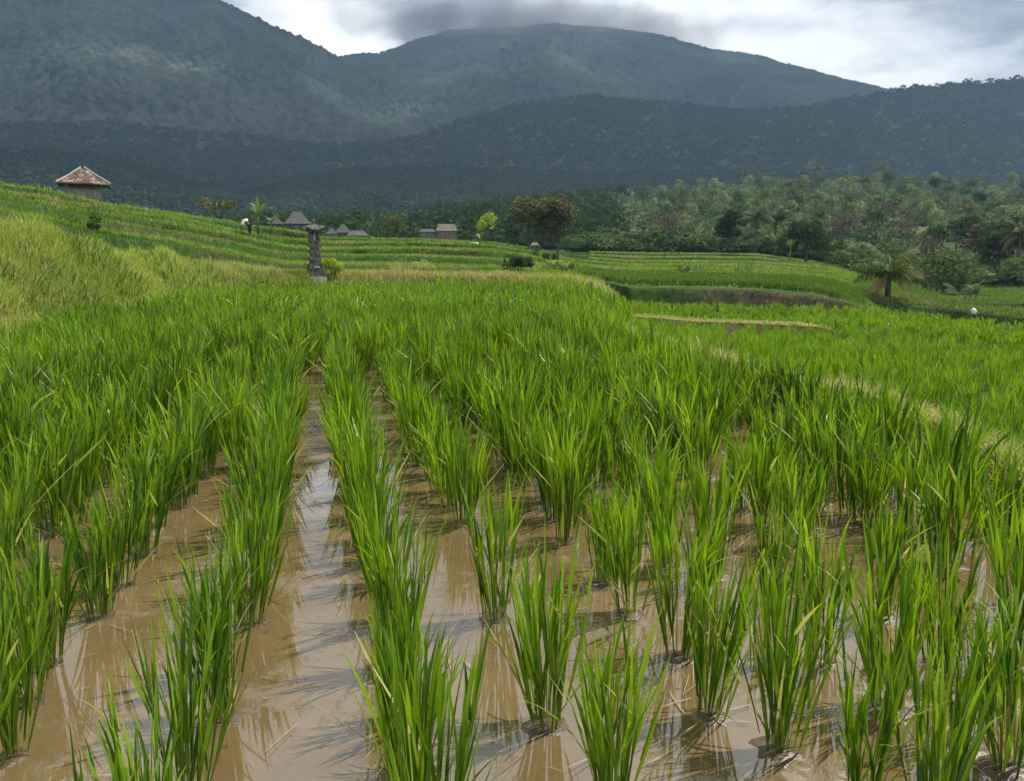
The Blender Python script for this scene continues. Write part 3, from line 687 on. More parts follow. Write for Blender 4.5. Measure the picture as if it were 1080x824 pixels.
shoulder = Ridge([(-420, 130, 2300), (-60, 118, 2300), (0, 108, 2300), (60, 88, 2300), (110, 76, 2300), (150, 72, 2300), (200, 84, 2300), (260, 98, 2300), (330, 116, 2250), (400, 138, 2200), (470, 158, 2150),
                  (700, 200, 2100), (1650, 240, 2100)], 1730, 170, 1.1, 100, 7, (14, 9), 0.1, 14)
leftm = Ridge([(-420, -10, 3100), (-150, -55, 3100), (0, -50, 3100), (120, -28, 3100), (225, 0, 3050), (262, 18, 3000), (290, 31, 3000), (320, 42, 3000), (355, 62, 3000), (400, 95, 2950), (450, 140, 2900), (520, 190, 2800), (1650, 240, 2800)],
              1700, 185, 1.1, 190, 6, (17, 10), 0.3, 15)
midm = Ridge([(-420, 150, 4000), (200, 120, 4000), (300, 85, 4000), (355, 62, 4000), (400, 58, 4000), (440, 44, 4000), (480, 34, 4000), (530, 29, 4000), (590, 27, 4000), (640, 31, 4000), (700, 39, 4000), (740, 50, 4000), (800, 62, 3950),
              (860, 76, 3900), (910, 90, 3900), (945, 100, 3900), (1080, 130, 3900), (1650, 180, 3900)], 1900, 180, 1.1, 210, 7, (18, 11), 0.5, 16)
slope.mesh('forest_slope', M['forest'], 700, 110)
knoll.mesh('wooded_knoll', M['forest'], 900, 120)
fore.mesh('foothill', M['forest'], 1100, 240)
shoulder.mesh('mountain_shoulder', M['forest_pale'], 900, 230, az_of(-420), az_of(760))
leftm.mesh('left_mountain', M['forest_pale'], 900, 260, az_of(-420), az_of(620))
midm.mesh('middle_mountain', M['forest_pale'], 1000, 300, az_of(150), az_of(1300))
# valley floor out to the hills
mb = MB(); n = 64
mb.v = [(cos(2 * pi * i / n) * r, sin(2 * pi * i / n) * r, -3.6) for r in (95, 5200) for i in range(n)]
mb.f = [(i, (i + 1) % n, n + (i + 1) % n, n + i) for i in range(n)]
o = mb.build('valley_floor', M['ground']); a = o.data.color_attributes.new('Col', 'FLOAT_COLOR', 'POINT'); a.data.foreach_set('color', [0.05, 0.08, 0.03, 1] * len(o.data.vertices)); tag(o, kind='structure')

# forest canopy of many small leaf clumps on the knoll and behind
def canopy_mesh(name, ridge, n, d0, d1, az0, az1, hw, leaves, leaf, seed, mat, label):
    rs = np.random.default_rng(seed)
    az = az0 + (az1 - az0) * rs.random(n); d = np.sqrt(d0 ** 2 + (d1 ** 2 - d0 ** 2) * rs.random(n))
    z, _ = ridge.height(az, d, False)
    C = np.stack([np.sin(az) * d, np.cos(az) * d, z], -1)
    s = hw[0] * (0.6 + 0.8 * rs.random(n)); h = hw[1] * (0.6 + 0.7 * rs.random(n))
    th = rs.random((n, leaves)) * 2 * pi; cz = rs.random((n, leaves)) * 1.15 - 0.15; rr = np.sqrt(np.clip(1 - cz ** 2, 0, 1)) * (0.75 + 0.35 * rs.random((n, leaves)))
    X = C[:, 0, None] + rr * np.cos(th) * s[:, None]; Y = C[:, 1, None] + rr * np.sin(th) * s[:, None]; Z = C[:, 2, None] + h[:, None] * 0.45 + cz * h[:, None] * 0.55
    P = np.stack([X, Y, Z], -1).reshape(-1, 3); m = len(P)
    a = rs.normal(size=(m, 3)); a[:, 2] *= 0.5; a /= np.linalg.norm(a, axis=1)[:, None]; b = np.cross(a, rs.normal(size=(m, 3))); b /= np.linalg.norm(b, axis=1)[:, None]
    sz = leaf * (0.6 + 0.8 * rs.random(m))[:, None]
    V = np.stack([P - a * sz, P - b * sz * 0.8, P + a * sz, P + b * sz * 0.8], 1).reshape(-1, 3)
    rnd = np.clip(np.repeat(rs.random(n), leaves) * 0.7 + 0.3 * rs.random(m), 0, 1)
    A = np.stack([np.repeat(rnd, 4), np.ones(m * 4), np.zeros(m * 4)], -1)
    o = link(name, mesh_np(name, V, np.arange(m * 4).reshape(-1, 4), A), M[mat]); tag(o, label, 'forest', kind='stuff')
canopy_mesh('dark_forest', knoll, 12000, 430, 900, az_of(-420), az_of(1500), (5.5, 9), 60, 1.1, 201, 'canopy', 'dark forest covering the low hills in front of the mountains')
canopy_mesh('foothill_forest', fore, 14000, 900, 1780, az_of(-200), az_of(1300), (7.5, 12), 24, 2.2, 202, 'canopy', 'dark blue green forest climbing the foothill')

# ------------------------------------------------------------------ trees
def leaf_cloud(centers, radii, n, leaf, rs, flat=0.8, dryp=0.0, inner=0.35):
    """n leaf quads spread near the surface of several lobes"""
    k = rs.integers(0, len(centers), n); c = np.array(centers)[k]; r = np.array(radii)[k]
    u = rs.normal(size=(n, 3)); u /= np.linalg.norm(u, axis=1)[:, None]
    rad = r * (inner + (1 - inner) * rs.random(n) ** 0.4)[:, None] if np.ndim(r[0]) else (r * (inner + (1 - inner) * rs.random(n) ** 0.4))[:, None]
    P = c + u * rad * np.array([1, 1, flat])
    a = rs.normal(size=(n, 3)); a /= np.linalg.norm(a, axis=1)[:, None]; b = np.cross(a, u + 0.6 * rs.normal(size=(n, 3))); b /= np.linalg.norm(b, axis=1)[:, None]
    sz = leaf * (0.6 + 0.8 * rs.random(n))[:, None]
    V = np.stack([P - a * sz, P - b * sz * 0.55, P + a * sz, P + b * sz * 0.55], 1).reshape(-1, 3)
    lob = rs.random(len(centers))[k]
    rnd = np.clip(0.55 * rs.random(n) + 0.5 * lob, 0, 1); dry = (rs.random(n) < dryp) * 0.9
    A = np.stack([np.repeat(rnd, 4), np.ones(4 * n), np.repeat(dry, 4)], -1)
    return V, np.arange(4 * n).reshape(-1, 4), A
def make_tree(name, h, w, trunk_h, mat, seed, leaf=0.3, n=900, lobes=9, dryp=0.0, flat=0.75, limbs=5, trunk_r=0.16):
    rs = np.random.default_rng(seed); root = empty(name, (0, 0, 0))
    mb = MB(); top = Vector((rs.normal(0, .15), rs.normal(0, .15), h * 0.7))
    mb.tube([(0, 0, -0.4), (0.03, 0.02, trunk_h * 0.5), (0.05, -0.03, trunk_h), top], [trunk_r * 1.3, trunk_r, trunk_r * 0.8, trunk_r * 0.2], 7)
    cs = []; rr = []
    for i in range(lobes):
        q = 2 * pi * i / lobes * 1.7 + rs.random(); t = rs.random()
        rad = w * 0.5 * (0.25 + 0.55 * rs.random()); z = trunk_h + (h - trunk_h) * (0.25 + 0.6 * t)
        cs.append((rad * cos(q) * (1.1 - 0.5 * t), rad * sin(q) * (1.1 - 0.5 * t), z)); rr.append(w * (0.15 + 0.13 * rs.random()))
    cs.append((0, 0, h - w * 0.2)); rr.append(w * 0.22)
    for i in range(min(limbs, lobes)):
        z0 = trunk_h * (0.6 + 0.4 * rs.random()); mb.tube([(0.03, 0, z0), (cs[i][0] * 0.5, cs[i][1] * 0.5, (z0 + cs[i][2]) * 0.52), cs[i]], [trunk_r * 0.55, trunk_r * 0.35, trunk_r * 0.12], 5)
    mb.build('trunk', M['bark'], root, True)
    V, Q, A = leaf_cloud(cs, rr, n, leaf, rs, flat, dryp); link('crown', mesh_np('crown', V, Q, A), M[mat], root)
    return root
def frond_arrays(L, droop, rs, nl=26, ll=0.55, up=0.9, dry=0.0):
    """one arching frond along +x: leaflets both sides"""
    pts_ = []; th = up; p = np.array([0.0, 0, 0]); m = 14
    for i in range(m + 1):
        pts_.append(p.copy()); p = p + L / m * np.array([cos(th), 0, sin(th)]); th -= droop / m * (0.5 + i / m)
    pts_ = np.array(pts_); Vs = []; Qs = []; As = []; off = 0
    for i in range(m):                                    # rachis
        a, b = pts_[i], pts_[i + 1]; w = 0.035 * (1 - i / m) + 0.008
        Vs.append(np.array([a + [0, -w, 0], a + [0, w, 0], b + [0, w, 0], b + [0, -w, 0]])); Qs.append(np.arange(4)[None] + off); off += 4; As.append(np.tile([0.9, 1, dry], (4, 1)))
    for i in range(nl):
        t = 0.12 + 0.88 * i / nl; q = t * m; k = min(int(q), m - 1); c = pts_[k] + (pts_[k + 1] - pts_[k]) * (q - k)
        tang = pts_[k + 1] - pts_[k]; tang /= np.linalg.norm(tang)
        le = ll * (0.45 + 1.0 * math.sin(pi * min(1, t * 0.9 + 0.12))) * (0.85 + 0.3 * rs.random())
        for sgn in (-1, 1):
            d = np.array([0, sgn, 0]) * 0.8 + tang * 0.5 + np.array([0, 0, -0.45 - 0.4 * rs.random()]); d /= np.linalg.norm(d)
            e_ = c + d * le; e_[2] -= le * 0.15; w = tang * 0.035
            Vs.append(np.array([c - w, c + w, e_ + w * 0.3, e_ - w * 0.3])); Qs.append(np.arange(4)[None] + off); off += 4; As.append(np.tile([rs.random(), 1, dry], (4, 1)))
    return np.concatenate(Vs), np.concatenate(Qs), np.concatenate(As)
def make_palm(name, trunk_h, L, nf, seed, dryn=0, ll=0.55, droop=1.7, mat='palm', tr=0.16):
    rs = np.random.default_rng(seed); root = empty(name, (0, 0, 0))
    mb = MB(); lean = rs.normal(0, 0.06) * trunk_h
    mb.tube([(0, 0, -0.3), (lean * 0.3, 0, trunk_h * 0.4), (lean * 0.8, 0, trunk_h * 0.8), (lean, 0, trunk_h)], [tr * 1.4, tr, tr * 0.85, tr * 0.9], 8).build('trunk', M['bark'], root, True)
    Vs = []; Qs = []; As = []; off = 0
    for i in range(nf + dryn):
        dr = i >= nf; up_ = (1.35 - 1.1 * ((i % nf) / nf) + rs.normal(0, .08)) if not dr else -0.1 - 0.4 * rs.random()
        V, Q, A = frond_arrays(L * (0.85 + 0.3 * rs.random()) * (0.75 if dr else 1), droop * (0.8 + 0.4 * rs.random()) if not dr else 1.3, rs, 30, ll, up_, 0.8 if dr else (0.25 if rs.random() < .2 else 0))
        a = i * 2.399 + rs.normal(0, 0.15); c, s_ = cos(a), sin(a)
        V = np.stack([V[:, 0] * c - V[:, 1] * s_ + lean, V[:, 0] * s_ + V[:, 1] * c, V[:, 2] + trunk_h], -1)
        Vs.append(V); Qs.append(Q + off); As.append(A); off += len(V)
    link('crown', mesh_np('crown', np.concatenate(Vs), np.concatenate(Qs), np.concatenate(As)), M[mat], root)
    return root
def place(root, u, D, dz=0.0, rz=0, sc=1.0, z=None):
    a = az_of(u); zz_ = ground_z(a, D) if z is None else z
    root.location = (sin(a) * D, cos(a) * D, zz_ + dz); root.rotation_euler = (0, 0, rz); root.scale = (sc, sc, sc); return root

# wood on the right hillside: individual trees
kinds = {}
def proto(kind, f): kinds[kind] = f
protos = {
 'pale': [make_tree('broadleaf_tree', 9, 7.5, 2.5, 'tree_pale', 300 + i, 0.42, 520, 8) for i in range(3)],
 'green': [make_tree('broadleaf_tree', 9.5, 7, 2.5, 'tree_mid', 310 + i, 0.42, 520, 8) for i in range(3)],
 'dark': [make_tree('evergreen_tree', 10, 8, 2, 'tree_dark', 320 + i, 0.42, 560, 9) for i in range(3)],
 'brown': [make_tree('sparse_tree', 9, 7, 3, 'tree_bare', 330 + i, 0.3, 360, 9, 0.2) for i in range(2)],
 'palm': [make_palm('coconut_palm', 7.5 + i, 3.6, 16, 340 + i, 2, 0.8) for i in range(3)],
}
used = {}
HILL_LABEL = {
 'pale': ('pale grey green broadleaf tree in the sunlit wood on the right slope', 'tree', 'pale broadleaf trees on the right slope'),
 'green': ('mid green broadleaf tree in the wood on the right slope', 'tree', 'green broadleaf trees on the right slope'),
 'dark': ('dark dense evergreen tree in the wood at the foot of the mountains', 'tree', 'dark evergreen trees below the mountains'),
 'brown': ('sparse brownish tree with thin foliage in the wood on the right', 'tree', 'sparse brownish trees in the wood'),
 'palm': ('coconut palm with feathery crown rising among trees on the right slope', 'palm', 'coconut palms on the right slope')}
def inst(kind, loc, sc, label=None, rz=None):
    k = int(rng.integers(len(protos[kind]))); src = protos[kind][k]
    if used.get((kind, k)): r = copy_tree(src)
    else: r = src; used[(kind, k)] = True
    r.location = loc; r.rotation_euler = (0, 0, rng.random() * 2 * pi if rz is None else rz); r.scale = (sc, sc, sc * (0.9 + 0.25 * rng.random()))
    l, c, g = HILL_LABEL[kind]
    if label: tag(r, label, c)
    else: tag(r, l, c, g)
    return r
ntree = 0
tries = 0
taken = []
while ntree < 270 and tries < 6000:
    tries += 1
    u = rng.uniform(430, 1180); D = 128 + 300 * rng.random() ** 1.15
    if u < 620 and D < 170: continue
    a = az_of(u); x, y = sin(a) * D, cos(a) * D
    if any((x - q[0]) ** 2 + (y - q[1]) ** 2 < (4.5 + D * 0.006) ** 2 for q in taken): continue
    taken.append((x, y))
    z = max(float(slope.height(np.array([a]), np.array([float(D)]), False)[0][0]), -3)
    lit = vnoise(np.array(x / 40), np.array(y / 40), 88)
    r = rng.random()
    if u < 660: kind = 'dark' if r < .6 else ('brown' if r < .8 else 'green')
    elif D < 170: kind = 'dark' if r < .35 else 'brown' if r < .62 else 'palm' if r < .75 else 'green'
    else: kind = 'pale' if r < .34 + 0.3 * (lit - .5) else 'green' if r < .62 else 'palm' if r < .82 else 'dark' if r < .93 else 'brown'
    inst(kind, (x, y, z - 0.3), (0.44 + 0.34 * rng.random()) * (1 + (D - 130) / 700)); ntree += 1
# remaining cover on that slope
canopy_mesh('undergrowth', slope, 3000, 122, 450, az_of(-300), az_of(1500), (2.6, 3.2), 70, 0.42, 203, 'tree_mid', 'scrub and small trees filling the wood below the hills')
canopy_mesh('dark_undergrowth', slope, 1500, 135, 330, az_of(-420), az_of(640), (4.0, 7.0), 90, 0.6, 204, 'tree_dark', 'dark trees massed behind the left and centre terraces')

class Flat:
    def height(s, az, d, c=True):
        Dq, Zq, _ = profile(az); Dq = np.array(Dq); Zq = np.array(Zq); z = np.array([np.interp(d[i], Dq[:, i], Zq[:, i]) for i in range(len(az))]); return z, z
canopy_mesh('thicket', Flat(), 150, 119, 134, az_of(600), az_of(880), (1.5, 2.2), 160, 0.28, 205, 'tree_mid', 'green thicket at the wood edge behind the far terraces')
canopy_mesh('valley_scrub', Flat(), 300, 98, 134, az_of(880), az_of(1300), (1.5, 2.4), 150, 0.28, 206, 'tree_mid', 'scrub along the valley floor on the right')
# ------------------------------------------------------------------ things on the terraces
def find_D(u, v, lo=16, hi=128):
    a = az_of(u); Dq, Zq, _ = profile(np.array([a])); Ds = np.linspace(lo, hi, 1500); Z = np.interp(Ds, [float(q[0]) for q in Dq], [float(q[0]) for q in Zq])
    tgt = z_of(u, v, 1000.0) - 1.2; el = (Z - 1.2) / Ds - tgt / 1000.0
    k = np.where(el >= 0)[0]
    return float(Ds[k[0]]) if len(k) else hi
def spot(u, v, dd=0.0, lo=16):
    D = find_D(u, v, lo) + dd; return D
def pos(u, v, D): return Vector([float(q) for q in P_D(u, v, D)])

# hut with the tiled roof
def hip_roof(mb, wx, wy, z0, z1, ridge=0.0, thick=0.07, sag=0.0):
    n = 7; vs = []; 
    for k in range(n + 1):
        t_ = k / n; x = wx / 2 * (1 - t_) + ridge / 2 * t_; y = wy / 2 * (1 - t_) + 0.02 * t_; z = z0 + (z1 - z0) * (t_ - sag * sin(pi * t_))
        vs.append([(-x, -y, z), (x, -y, z), (x, y, z), (-x, y, z)])
    V = [p for r_ in vs for p in r_]; Fc = []
    for k in range(n):
        for j in range(4): Fc.append((k * 4 + j, k * 4 + (j + 1) % 4, k * 4 + 4 + (j + 1) % 4, k * 4 + 4 + j))
    Fc.append((n * 4, n * 4 + 1, n * 4 + 2, n * 4 + 3))
    m0 = len(V); V += [(x, y, z - thick) for x, y, z in vs[0]]
    for j in range(4): Fc.append((m0 + j, m0 + (j + 1) % 4, (j + 1) % 4, j))
    Fc.append((m0 + 3, m0 + 2, m0 + 1, m0))
    mb.add(V, Fc)
def hut():
    D = 60; p = pos(90, 212, D); r = empty('field_hut', p, R(14), 0.80)
    tag(r, 'small field hut with mossy red clay tiled hip roof standing on the upper left terrace', 'hut')
    w = MB(); w.box(0, 0, -1.2, 2.45, 2.2, 2.0); w.build('wall', M['planks'], r)
    w = MB()
    for sx in (-1, 1):
        for sy in (-1, 1): MB().box(sx * 1.22, sy * 1.1, -1.2, 0.12, 0.12, 2.65).build('post', M['wood'], r)
    MB().box(0, -1.19, 0.78, 2.6, 0.06, 0.09).build('beam', M['wood'], r)
    w = MB(); w.box(0, 0, 0.8, 2.1, 1.8, 0.5); w.build('loft', M['dark_wall'], r)
    w = MB(); hip_roof(w, 3.75, 3.3, 1.28, 2.62, 0.25, 0.09, 0.03); ro = w.build('roof', M['tiles'], r)
    c = MB()
    for sx in (-1, 1):
        for sy in (-1, 1):
            c.tube([(sx * 1.9, sy * 1.67, 1.30), (sx * 1.0, sy * 0.85, 1.93), (sx * 0.12, 0, 2.66)], [0.07, 0.06, 0.06], 6)
    c.build('ridge_tile', M['stone_pale'], ro)
    c = MB(); c.tube([(0, 0, 2.58), (0, 0, 2.75), (0, 0, 2.95)], [0.12, 0.09, 0.03], 8); c.build('finial', M['tiles'], ro)
hut()
# stone shrine
def shrine():
    D = 28.5; p = pos(333, 294, D); r = empty('stone_shrine', p, R(14)); r.scale = (0.94, 0.94, 1.10)
    tag(r, 'tall dark carved stone shrine with upturned roof standing at the end of the rice rows', 'shrine')
    w = MB(); w.box(0, 0, -0.5, 0.66, 0.66, 0.56); w.build('footing', M['stone_pale'], r)
    w = MB(); w.box(0, 0, 0.06, 0.56, 0.56, 0.07); w.box(0, 0, 0.13, 0.50, 0.50, 0.12, 0, 0.9, 0.9); w.box(0, 0, 0.25, 0.53, 0.53, 0.05); w.box(0, 0, 0.30, 0.40, 0.40, 0.10, 0, .9, .9)
    w.box(0, 0, 0.40, 0.46, 0.46, 0.05)
    for sx in (-1, 1):
        for sy in (-1, 1): w.box(sx * 0.22, sy * 0.22, 0.30, 0.09, 0.09, 0.14, 0, 0.4, 0.4)
    b = w.build('base', M['stone'], r)
    w = MB(); w.box(0, -0.235, 0.33, 0.22, 0.05, 0.06); w.build('offering_ledge', M['stone_pale'], b)
    w = MB(); z = 0.45
    for wd, hh in ((0.36, .13), (0.40, .04), (0.31, .14), (0.36, .035), (0.28, .15), (0.38, .05), (0.27, .13), (0.36, .04)):
        w.box(0, 0, z, wd, wd, hh, 0, 0.94, 0.94); z += hh
        if hh < .06:
            for sx in (-1, 1):
                for sy in (-1, 1): w.box(sx * wd * 0.47, sy * wd * 0.47, z - 0.01, 0.06, 0.06, 0.07, 0, 0.3, 0.3)
    w.build('pillar', M['stone'], r)
    w = MB()
    for sx in (-1, 1):
        for sy in (-1, 1): MB().box(sx * 0.14, sy * 0.14, z, 0.055, 0.055, 0.24).build('column', M['stone'], r)
    w.box(0, 0.13, z, 0.22, 0.03, 0.24); n_ = w.build('niche', M['stone'], r)
    w = MB(); w.box(0, -0.02, z, 0.1, 0.1, 0.14, 0, .6, .6); w.box(0, -0.02, z + .14, .06, .06, .06); w.build('statue', M['stone_pale'], n_)
    z += 0.24; w = MB(); w.box(0, 0, z, 0.42, 0.42, 0.05, 0, 1.1, 1.1)
    n = 6; vs = []
    for k in range(n + 1):
        t_ = k / n; h_ = 0.33 * (1 - t_) + 0.05 * t_; z1 = z + 0.05 + 0.20 * t_ ** 0.8
        ring = []
        for q in range(16):
            a = 2 * pi * q / 16 + pi / 4; m_ = max(abs(cos(a)), abs(sin(a))); x = h_ * cos(a) / m_; y = h_ * sin(a) / m_
            cornr = (math.hypot(x, y) / (h_ * 1.4142)) ** 6
            ring.append((x * (1 + .06 * cornr), y * (1 + .06 * cornr), z1 + 0.12 * cornr * (1 - t_) ** 1.5))
        vs.append(ring)
    V = [p_ for q in vs for p_ in q]; Fc = [(k * 16 + j, k * 16 + (j + 1) % 16, k * 16 + 16 + (j + 1) % 16, k * 16 + 16 + j) for k in range(n) for j in range(16)]
    Fc.append(tuple(range(15, -1, -1))); w.add(V, Fc); ro = w.build('roof', M['stone'], r)
    z += 0.24; w = MB(); w.box(0, 0, z, 0.13, 0.13, 0.05); w.tube([(0, 0, z + .05), (0, 0, z + .11), (0, 0, z + .16), (0, 0, z + .22), (0, 0, z + .30)], [.035, .06, .03, .04, .01], 8)
    w.tube([(0, 0, z + .26), (0.06, 0, z + .33), (0.15, 0, z + .32)], [.015, .012, .004], 5); w.build('finial', M['stone'], ro)
shrine()
def bush(name, u, v, D, h, w, mat, seed, label, leaf=0.05, n=700, dryp=0.0, cat='shrub', lobes=7, dz=0.0):
    rs = np.random.default_rng(seed); p = pos(u, v, D); r = empty(name, p + Vector((0, 0, dz)), 0); tag(r, label, cat)
    mb = MB()
    cs = []; rr = []
    for i in range(lobes):
        q = 2 * pi * i / lobes + rs.random(); k = rs.random(); c = (w * 0.3 * cos(q), w * 0.3 * sin(q), h * (0.3 + 0.42 * k)); cs.append(c); rr.append(min(w, h) * (0.2 + 0.14 * rs.random()))
        mb.tube([(0.02 * cos(q), 0.02 * sin(q), -0.15), (c[0] * .4, c[1] * .4, c[2] * .5), c], [0.02 * h + .006, 0.014 * h + .004, 0.004], 5)
    mb.build('stem', M['bark'], r, True)
    V, Q, A = leaf_cloud(cs, rr, n, leaf, rs, 0.85, dryp, 0.2); link('foliage', mesh_np('foliage', V, Q, A), M[mat], r)
    return r
bush('lime_shrub', 352, 293, 28.7, 0.72, 0.78, 'lime', 401, 'small yellow lime leaved shrub right beside the foot of the stone shrine', 0.045, 900)
bush('flowering_shrub', 231, 231, 72, 1.9, 3.3, 'tree_brown', 402, 'low reddish brown shrub behind the left terraces right of the hut', 0.13, 500, 0.3)
bush('low_shrub', 80, 247, 24, 0.55, 1.6, 'riser', 403, 'dark green low shrub on a terrace edge below the hut', 0.06, 1500)
bush('dark_shrub', 547, 290, 37, 1.15, 1.5, 'tree_dark', 404, 'dark green shrub on the bund at the centre of the picture below the big trees', 0.07, 900)
bush('pale_shrub', 593, 289, 41, 0.9, 1.9, 'grass', 405, 'pale grassy shrub on the bund right of the dark shrub', 0.07, 700, 0.2)
bush('dry_shrub', 447, 292, 33, 0.7, 1.1, 'grass', 406, 'dry straw coloured shrub on the bund to the right of the shrine', 0.05, 500, 0.5)
bush('leafy_shrub', 575, 277, 60, 1.0, 2.6, 'tree_mid', 407, 'leafy green shrub under the two big brownish trees', 0.12, 500)
bush('mound_shrub', 722, 291, 52, 0.7, 0.9, 'tree_mid', 408, 'small dark shrub on a bare earth mound among the far terraces', 0.06, 300)

def spiky(name, u, v, D, h, n, mat, seed, label, w=0.03, lean=0.35, curv=0.9, dry=0.0, cat='plant', spread=0.1):
    rs = np.random.default_rng(seed); p = pos(u, v, D)
    P = np.stack([rs.normal(0, spread, n), rs.normal(0, spread, n), np.zeros(n) - .03], -1)
    V, Q, A = blades(P, h * (0.7 + 0.5 * rs.random(n)), np.full(n, w), np.abs(rs.normal(0, lean, n)), np.abs(rs.normal(0, curv, n)), rs.random(n) * 2 * pi, rs.random(n), (rs.random(n) < dry) * .9, 6, rs=rs)
    o = link(name, mesh_np(name, V, Q, A), M[mat], None, p); return tag(o, label, cat)
spiky('grass_tuft', 424, 297, 31, 0.9, 260, 'grass', 411, 'pale dry pampas grass tuft on the bund right of the shrine', 0.014, 0.35, 0.9, 0.5, 'grass tuft', 0.14)
spiky('grass_tuft', 560, 291, 40, 0.9, 200, 'grass', 412, 'pale grass tuft directly beside the dark shrub on the central bund', 0.02, 0.4, 0.9, 0.3, 'grass tuft', 0.2)
spiky('young_banana_plant', 738, 291, 53, 1.1, 22, 'banana', 413, 'low plant with long pale leaves on the far terraces, left one of two', 0.09, 0.5, 1.0, 0, 'plant', 0.25)
spiky('young_banana_plant', 787, 290, 53, 1.3, 30, 'banana', 414, 'low plant with long pale leaves on the far terraces, right one of two', 0.09, 0.6, 1.0, 0, 'plant', 0.4)
def banana(u, v, D, h, seed, label, mat='banana', n=8):
    rs = np.random.default_rng(seed); p = pos(u, v, D); r = empty('banana_plant', p); tag(r, label, 'banana plant')
    MB().tube([(0, 0, -0.3), (0.02, 0, h * 0.3), (0.03, 0, h * 0.5)], [0.07 * h / 1.6, 0.055 * h / 1.6, 0.03], 8).build('stem', M['banana'], r, True).data
    me = r.children[0].data; a = me.color_attributes.new('Col', 'FLOAT_COLOR', 'POINT'); a.data.foreach_set('color', [0.6, 1, 0, 1] * len(me.vertices))
    for i in range(n):
        V, Q, A = blades(np.array([[0.03, 0, h * 0.42]]), np.array([h * (0.6 + 0.25 * rs.random())]), np.array([0.15 * h]), np.array([0.1 + 0.4 * rs.random()]), np.array([0.9 + 1.5 * rs.random()]),
                         np.array([i * 2.4]), rs.random(1), np.array([0.8 if i == n - 1 else 0.0]), 8, rs=rs)
        link('leaf', mesh_np('leaf', V, Q, A, True), M[mat], r)
banana(272, 242, 58, 2.0, 421, 'banana plant with pale upright leaves behind the bending farmer')
banana(286, 243, 60, 1.1, 422, 'low banana clump just right of the tall banana plant')
banana(506, 262, 72, 1.6, 423, 'banana plant at the foot of the slender lime green tree')
banana(818, 268, 104, 2.6, 424, 'banana plant in front of the wood left of the round evergreen tree', 'tree_mid')
banana(833, 273, 100, 2.4, 425, 'banana plant directly at the foot of the round dark evergreen tree', 'tree_mid')
banana(1028, 322, 62, 1.7, 426, 'low banana plant at the right edge below the leafy trees', 'tree_mid')
# farmer bending over the rice
def farmer():
    D = 52; p = pos(263, 250, D); r = empty('person', p, R(10)); tag(r, 'farmer in a white shirt and dark trousers bending over the rice on the left terraces', 'person')
    me = bpy.data.meshes.new('body'); 
    J = [((0, 0, .86), .13), ((-.16, 0, .98), .14), ((-.34, 0, 1.0), .15), ((-.46, 0, .95), .06), ((-.58, 0, .88), .09),
         ((.02, -.09, .48), .075), ((.05, -.1, .06), .045), ((-.05, -.1, .0), .04), ((.02, .09, .48), .075), ((.05, .1, .06), .045), ((-.05, .1, .0), .04),
         ((-.36, -.18, .88), .055), ((-.38, -.2, .62), .045), ((-.46, -.18, .40), .035), ((-.36, .18, .88), .055), ((-.40, .2, .62), .045), ((-.50, .16, .40), .035)]
    E = [(0, 1), (1, 2), (2, 3), (3, 4), (0, 5), (5, 6), (6, 7), (0, 8), (8, 9), (9, 10), (2, 11), (11, 12), (12, 13), (2, 14), (14, 15), (15, 16)]
    me.from_pydata([j[0] for j in J], E, []); o = link('body', me, M['skin'], r)
    o.modifiers.new('skin', 'SKIN'); sm = o.modifiers.new('sub', 'SUBSURF'); sm.levels = 1; sm.render_levels = 1
    for k, (c, rad) in enumerate(J): me.skin_vertices[0].data[k].radius = (rad, rad); 
    me.skin_vertices[0].data[0].use_root = True
    def skin_part(name, JJ, EE, mat):
        m2 = bpy.data.meshes.new(name); m2.from_pydata([j[0] for j in JJ], EE, []); q = link(name, m2, mat, r)
        q.modifiers.new('skin', 'SKIN'); s2 = q.modifiers.new('sub', 'SUBSURF'); s2.levels = 1; s2.render_levels = 1
        for k, (c, rad) in enumerate(JJ): m2.skin_vertices[0].data[k].radius = (rad, rad)
        m2.skin_vertices[0].data[0].use_root = True
    skin_part('shirt', [((-.03, 0, .90), .16), ((-.18, 0, .99), .175), ((-.36, 0, 1.0), .18), ((-.37, -.2, .86), .085), ((-.38, -.21, .68), .07), ((-.37, .2, .86), .085), ((-.39, .21, .68), .07)], [(0, 1), (1, 2), (2, 3), (3, 4), (2, 5), (5, 6)], M['shirt'])
    skin_part('trousers', [((.03, 0, .86), .165), ((.04, -.09, .5), .1), ((.06, -.1, .2), .08), ((.04, .09, .5), .1), ((.06, .1, .2), .08)], [(0, 1), (1, 2), (0, 3), (3, 4)], M['darkcloth'])
    skin_part('hair', [((-.56, 0, .93), .085), ((-.62, 0, .91), .07)], [(0, 1)], M['darkcloth'])
farmer()
# huts and small temples behind the centre terraces
def hut_grey(u, v, D, wpx, hpx, wallpx, name, label, roof='thatch', wall='dark_wall', ridge=0.3, cat='hut', rz=0.1, dep=0.8):
    k = D / F; p = pos(u, v, D); r = empty(name, p, rz - az_of(u)); tag(r, label, cat); w_ = wpx * k; h_ = hpx * k; wl = wallpx * k
    w = MB(); w.box(0, 0, -2.5, w_ * 0.8, w_ * 0.8 * dep, 2.5 + wl); b = w.build('wall', M[wall], r)
    w = MB(); w.box(-w_ * .05, -w_ * 0.4 * dep - 0.01, 0, w_ * 0.14, 0.06, wl * 0.8); w.build('door', M['wood'], b)
    w = MB(); hip_roof(w, w_, w_ * dep, wl, wl + h_, w_ * ridge, 0.08, 0.05); w.build('roof', M[roof], r)
    for sx in (-1, 1):
        for sy in (-1, 1): MB().box(sx * w_ * .44, sy * w_ * dep * .44, -2.5, 0.1, 0.1, 2.5 + wl).build('post', M['wood'], r)
    return r
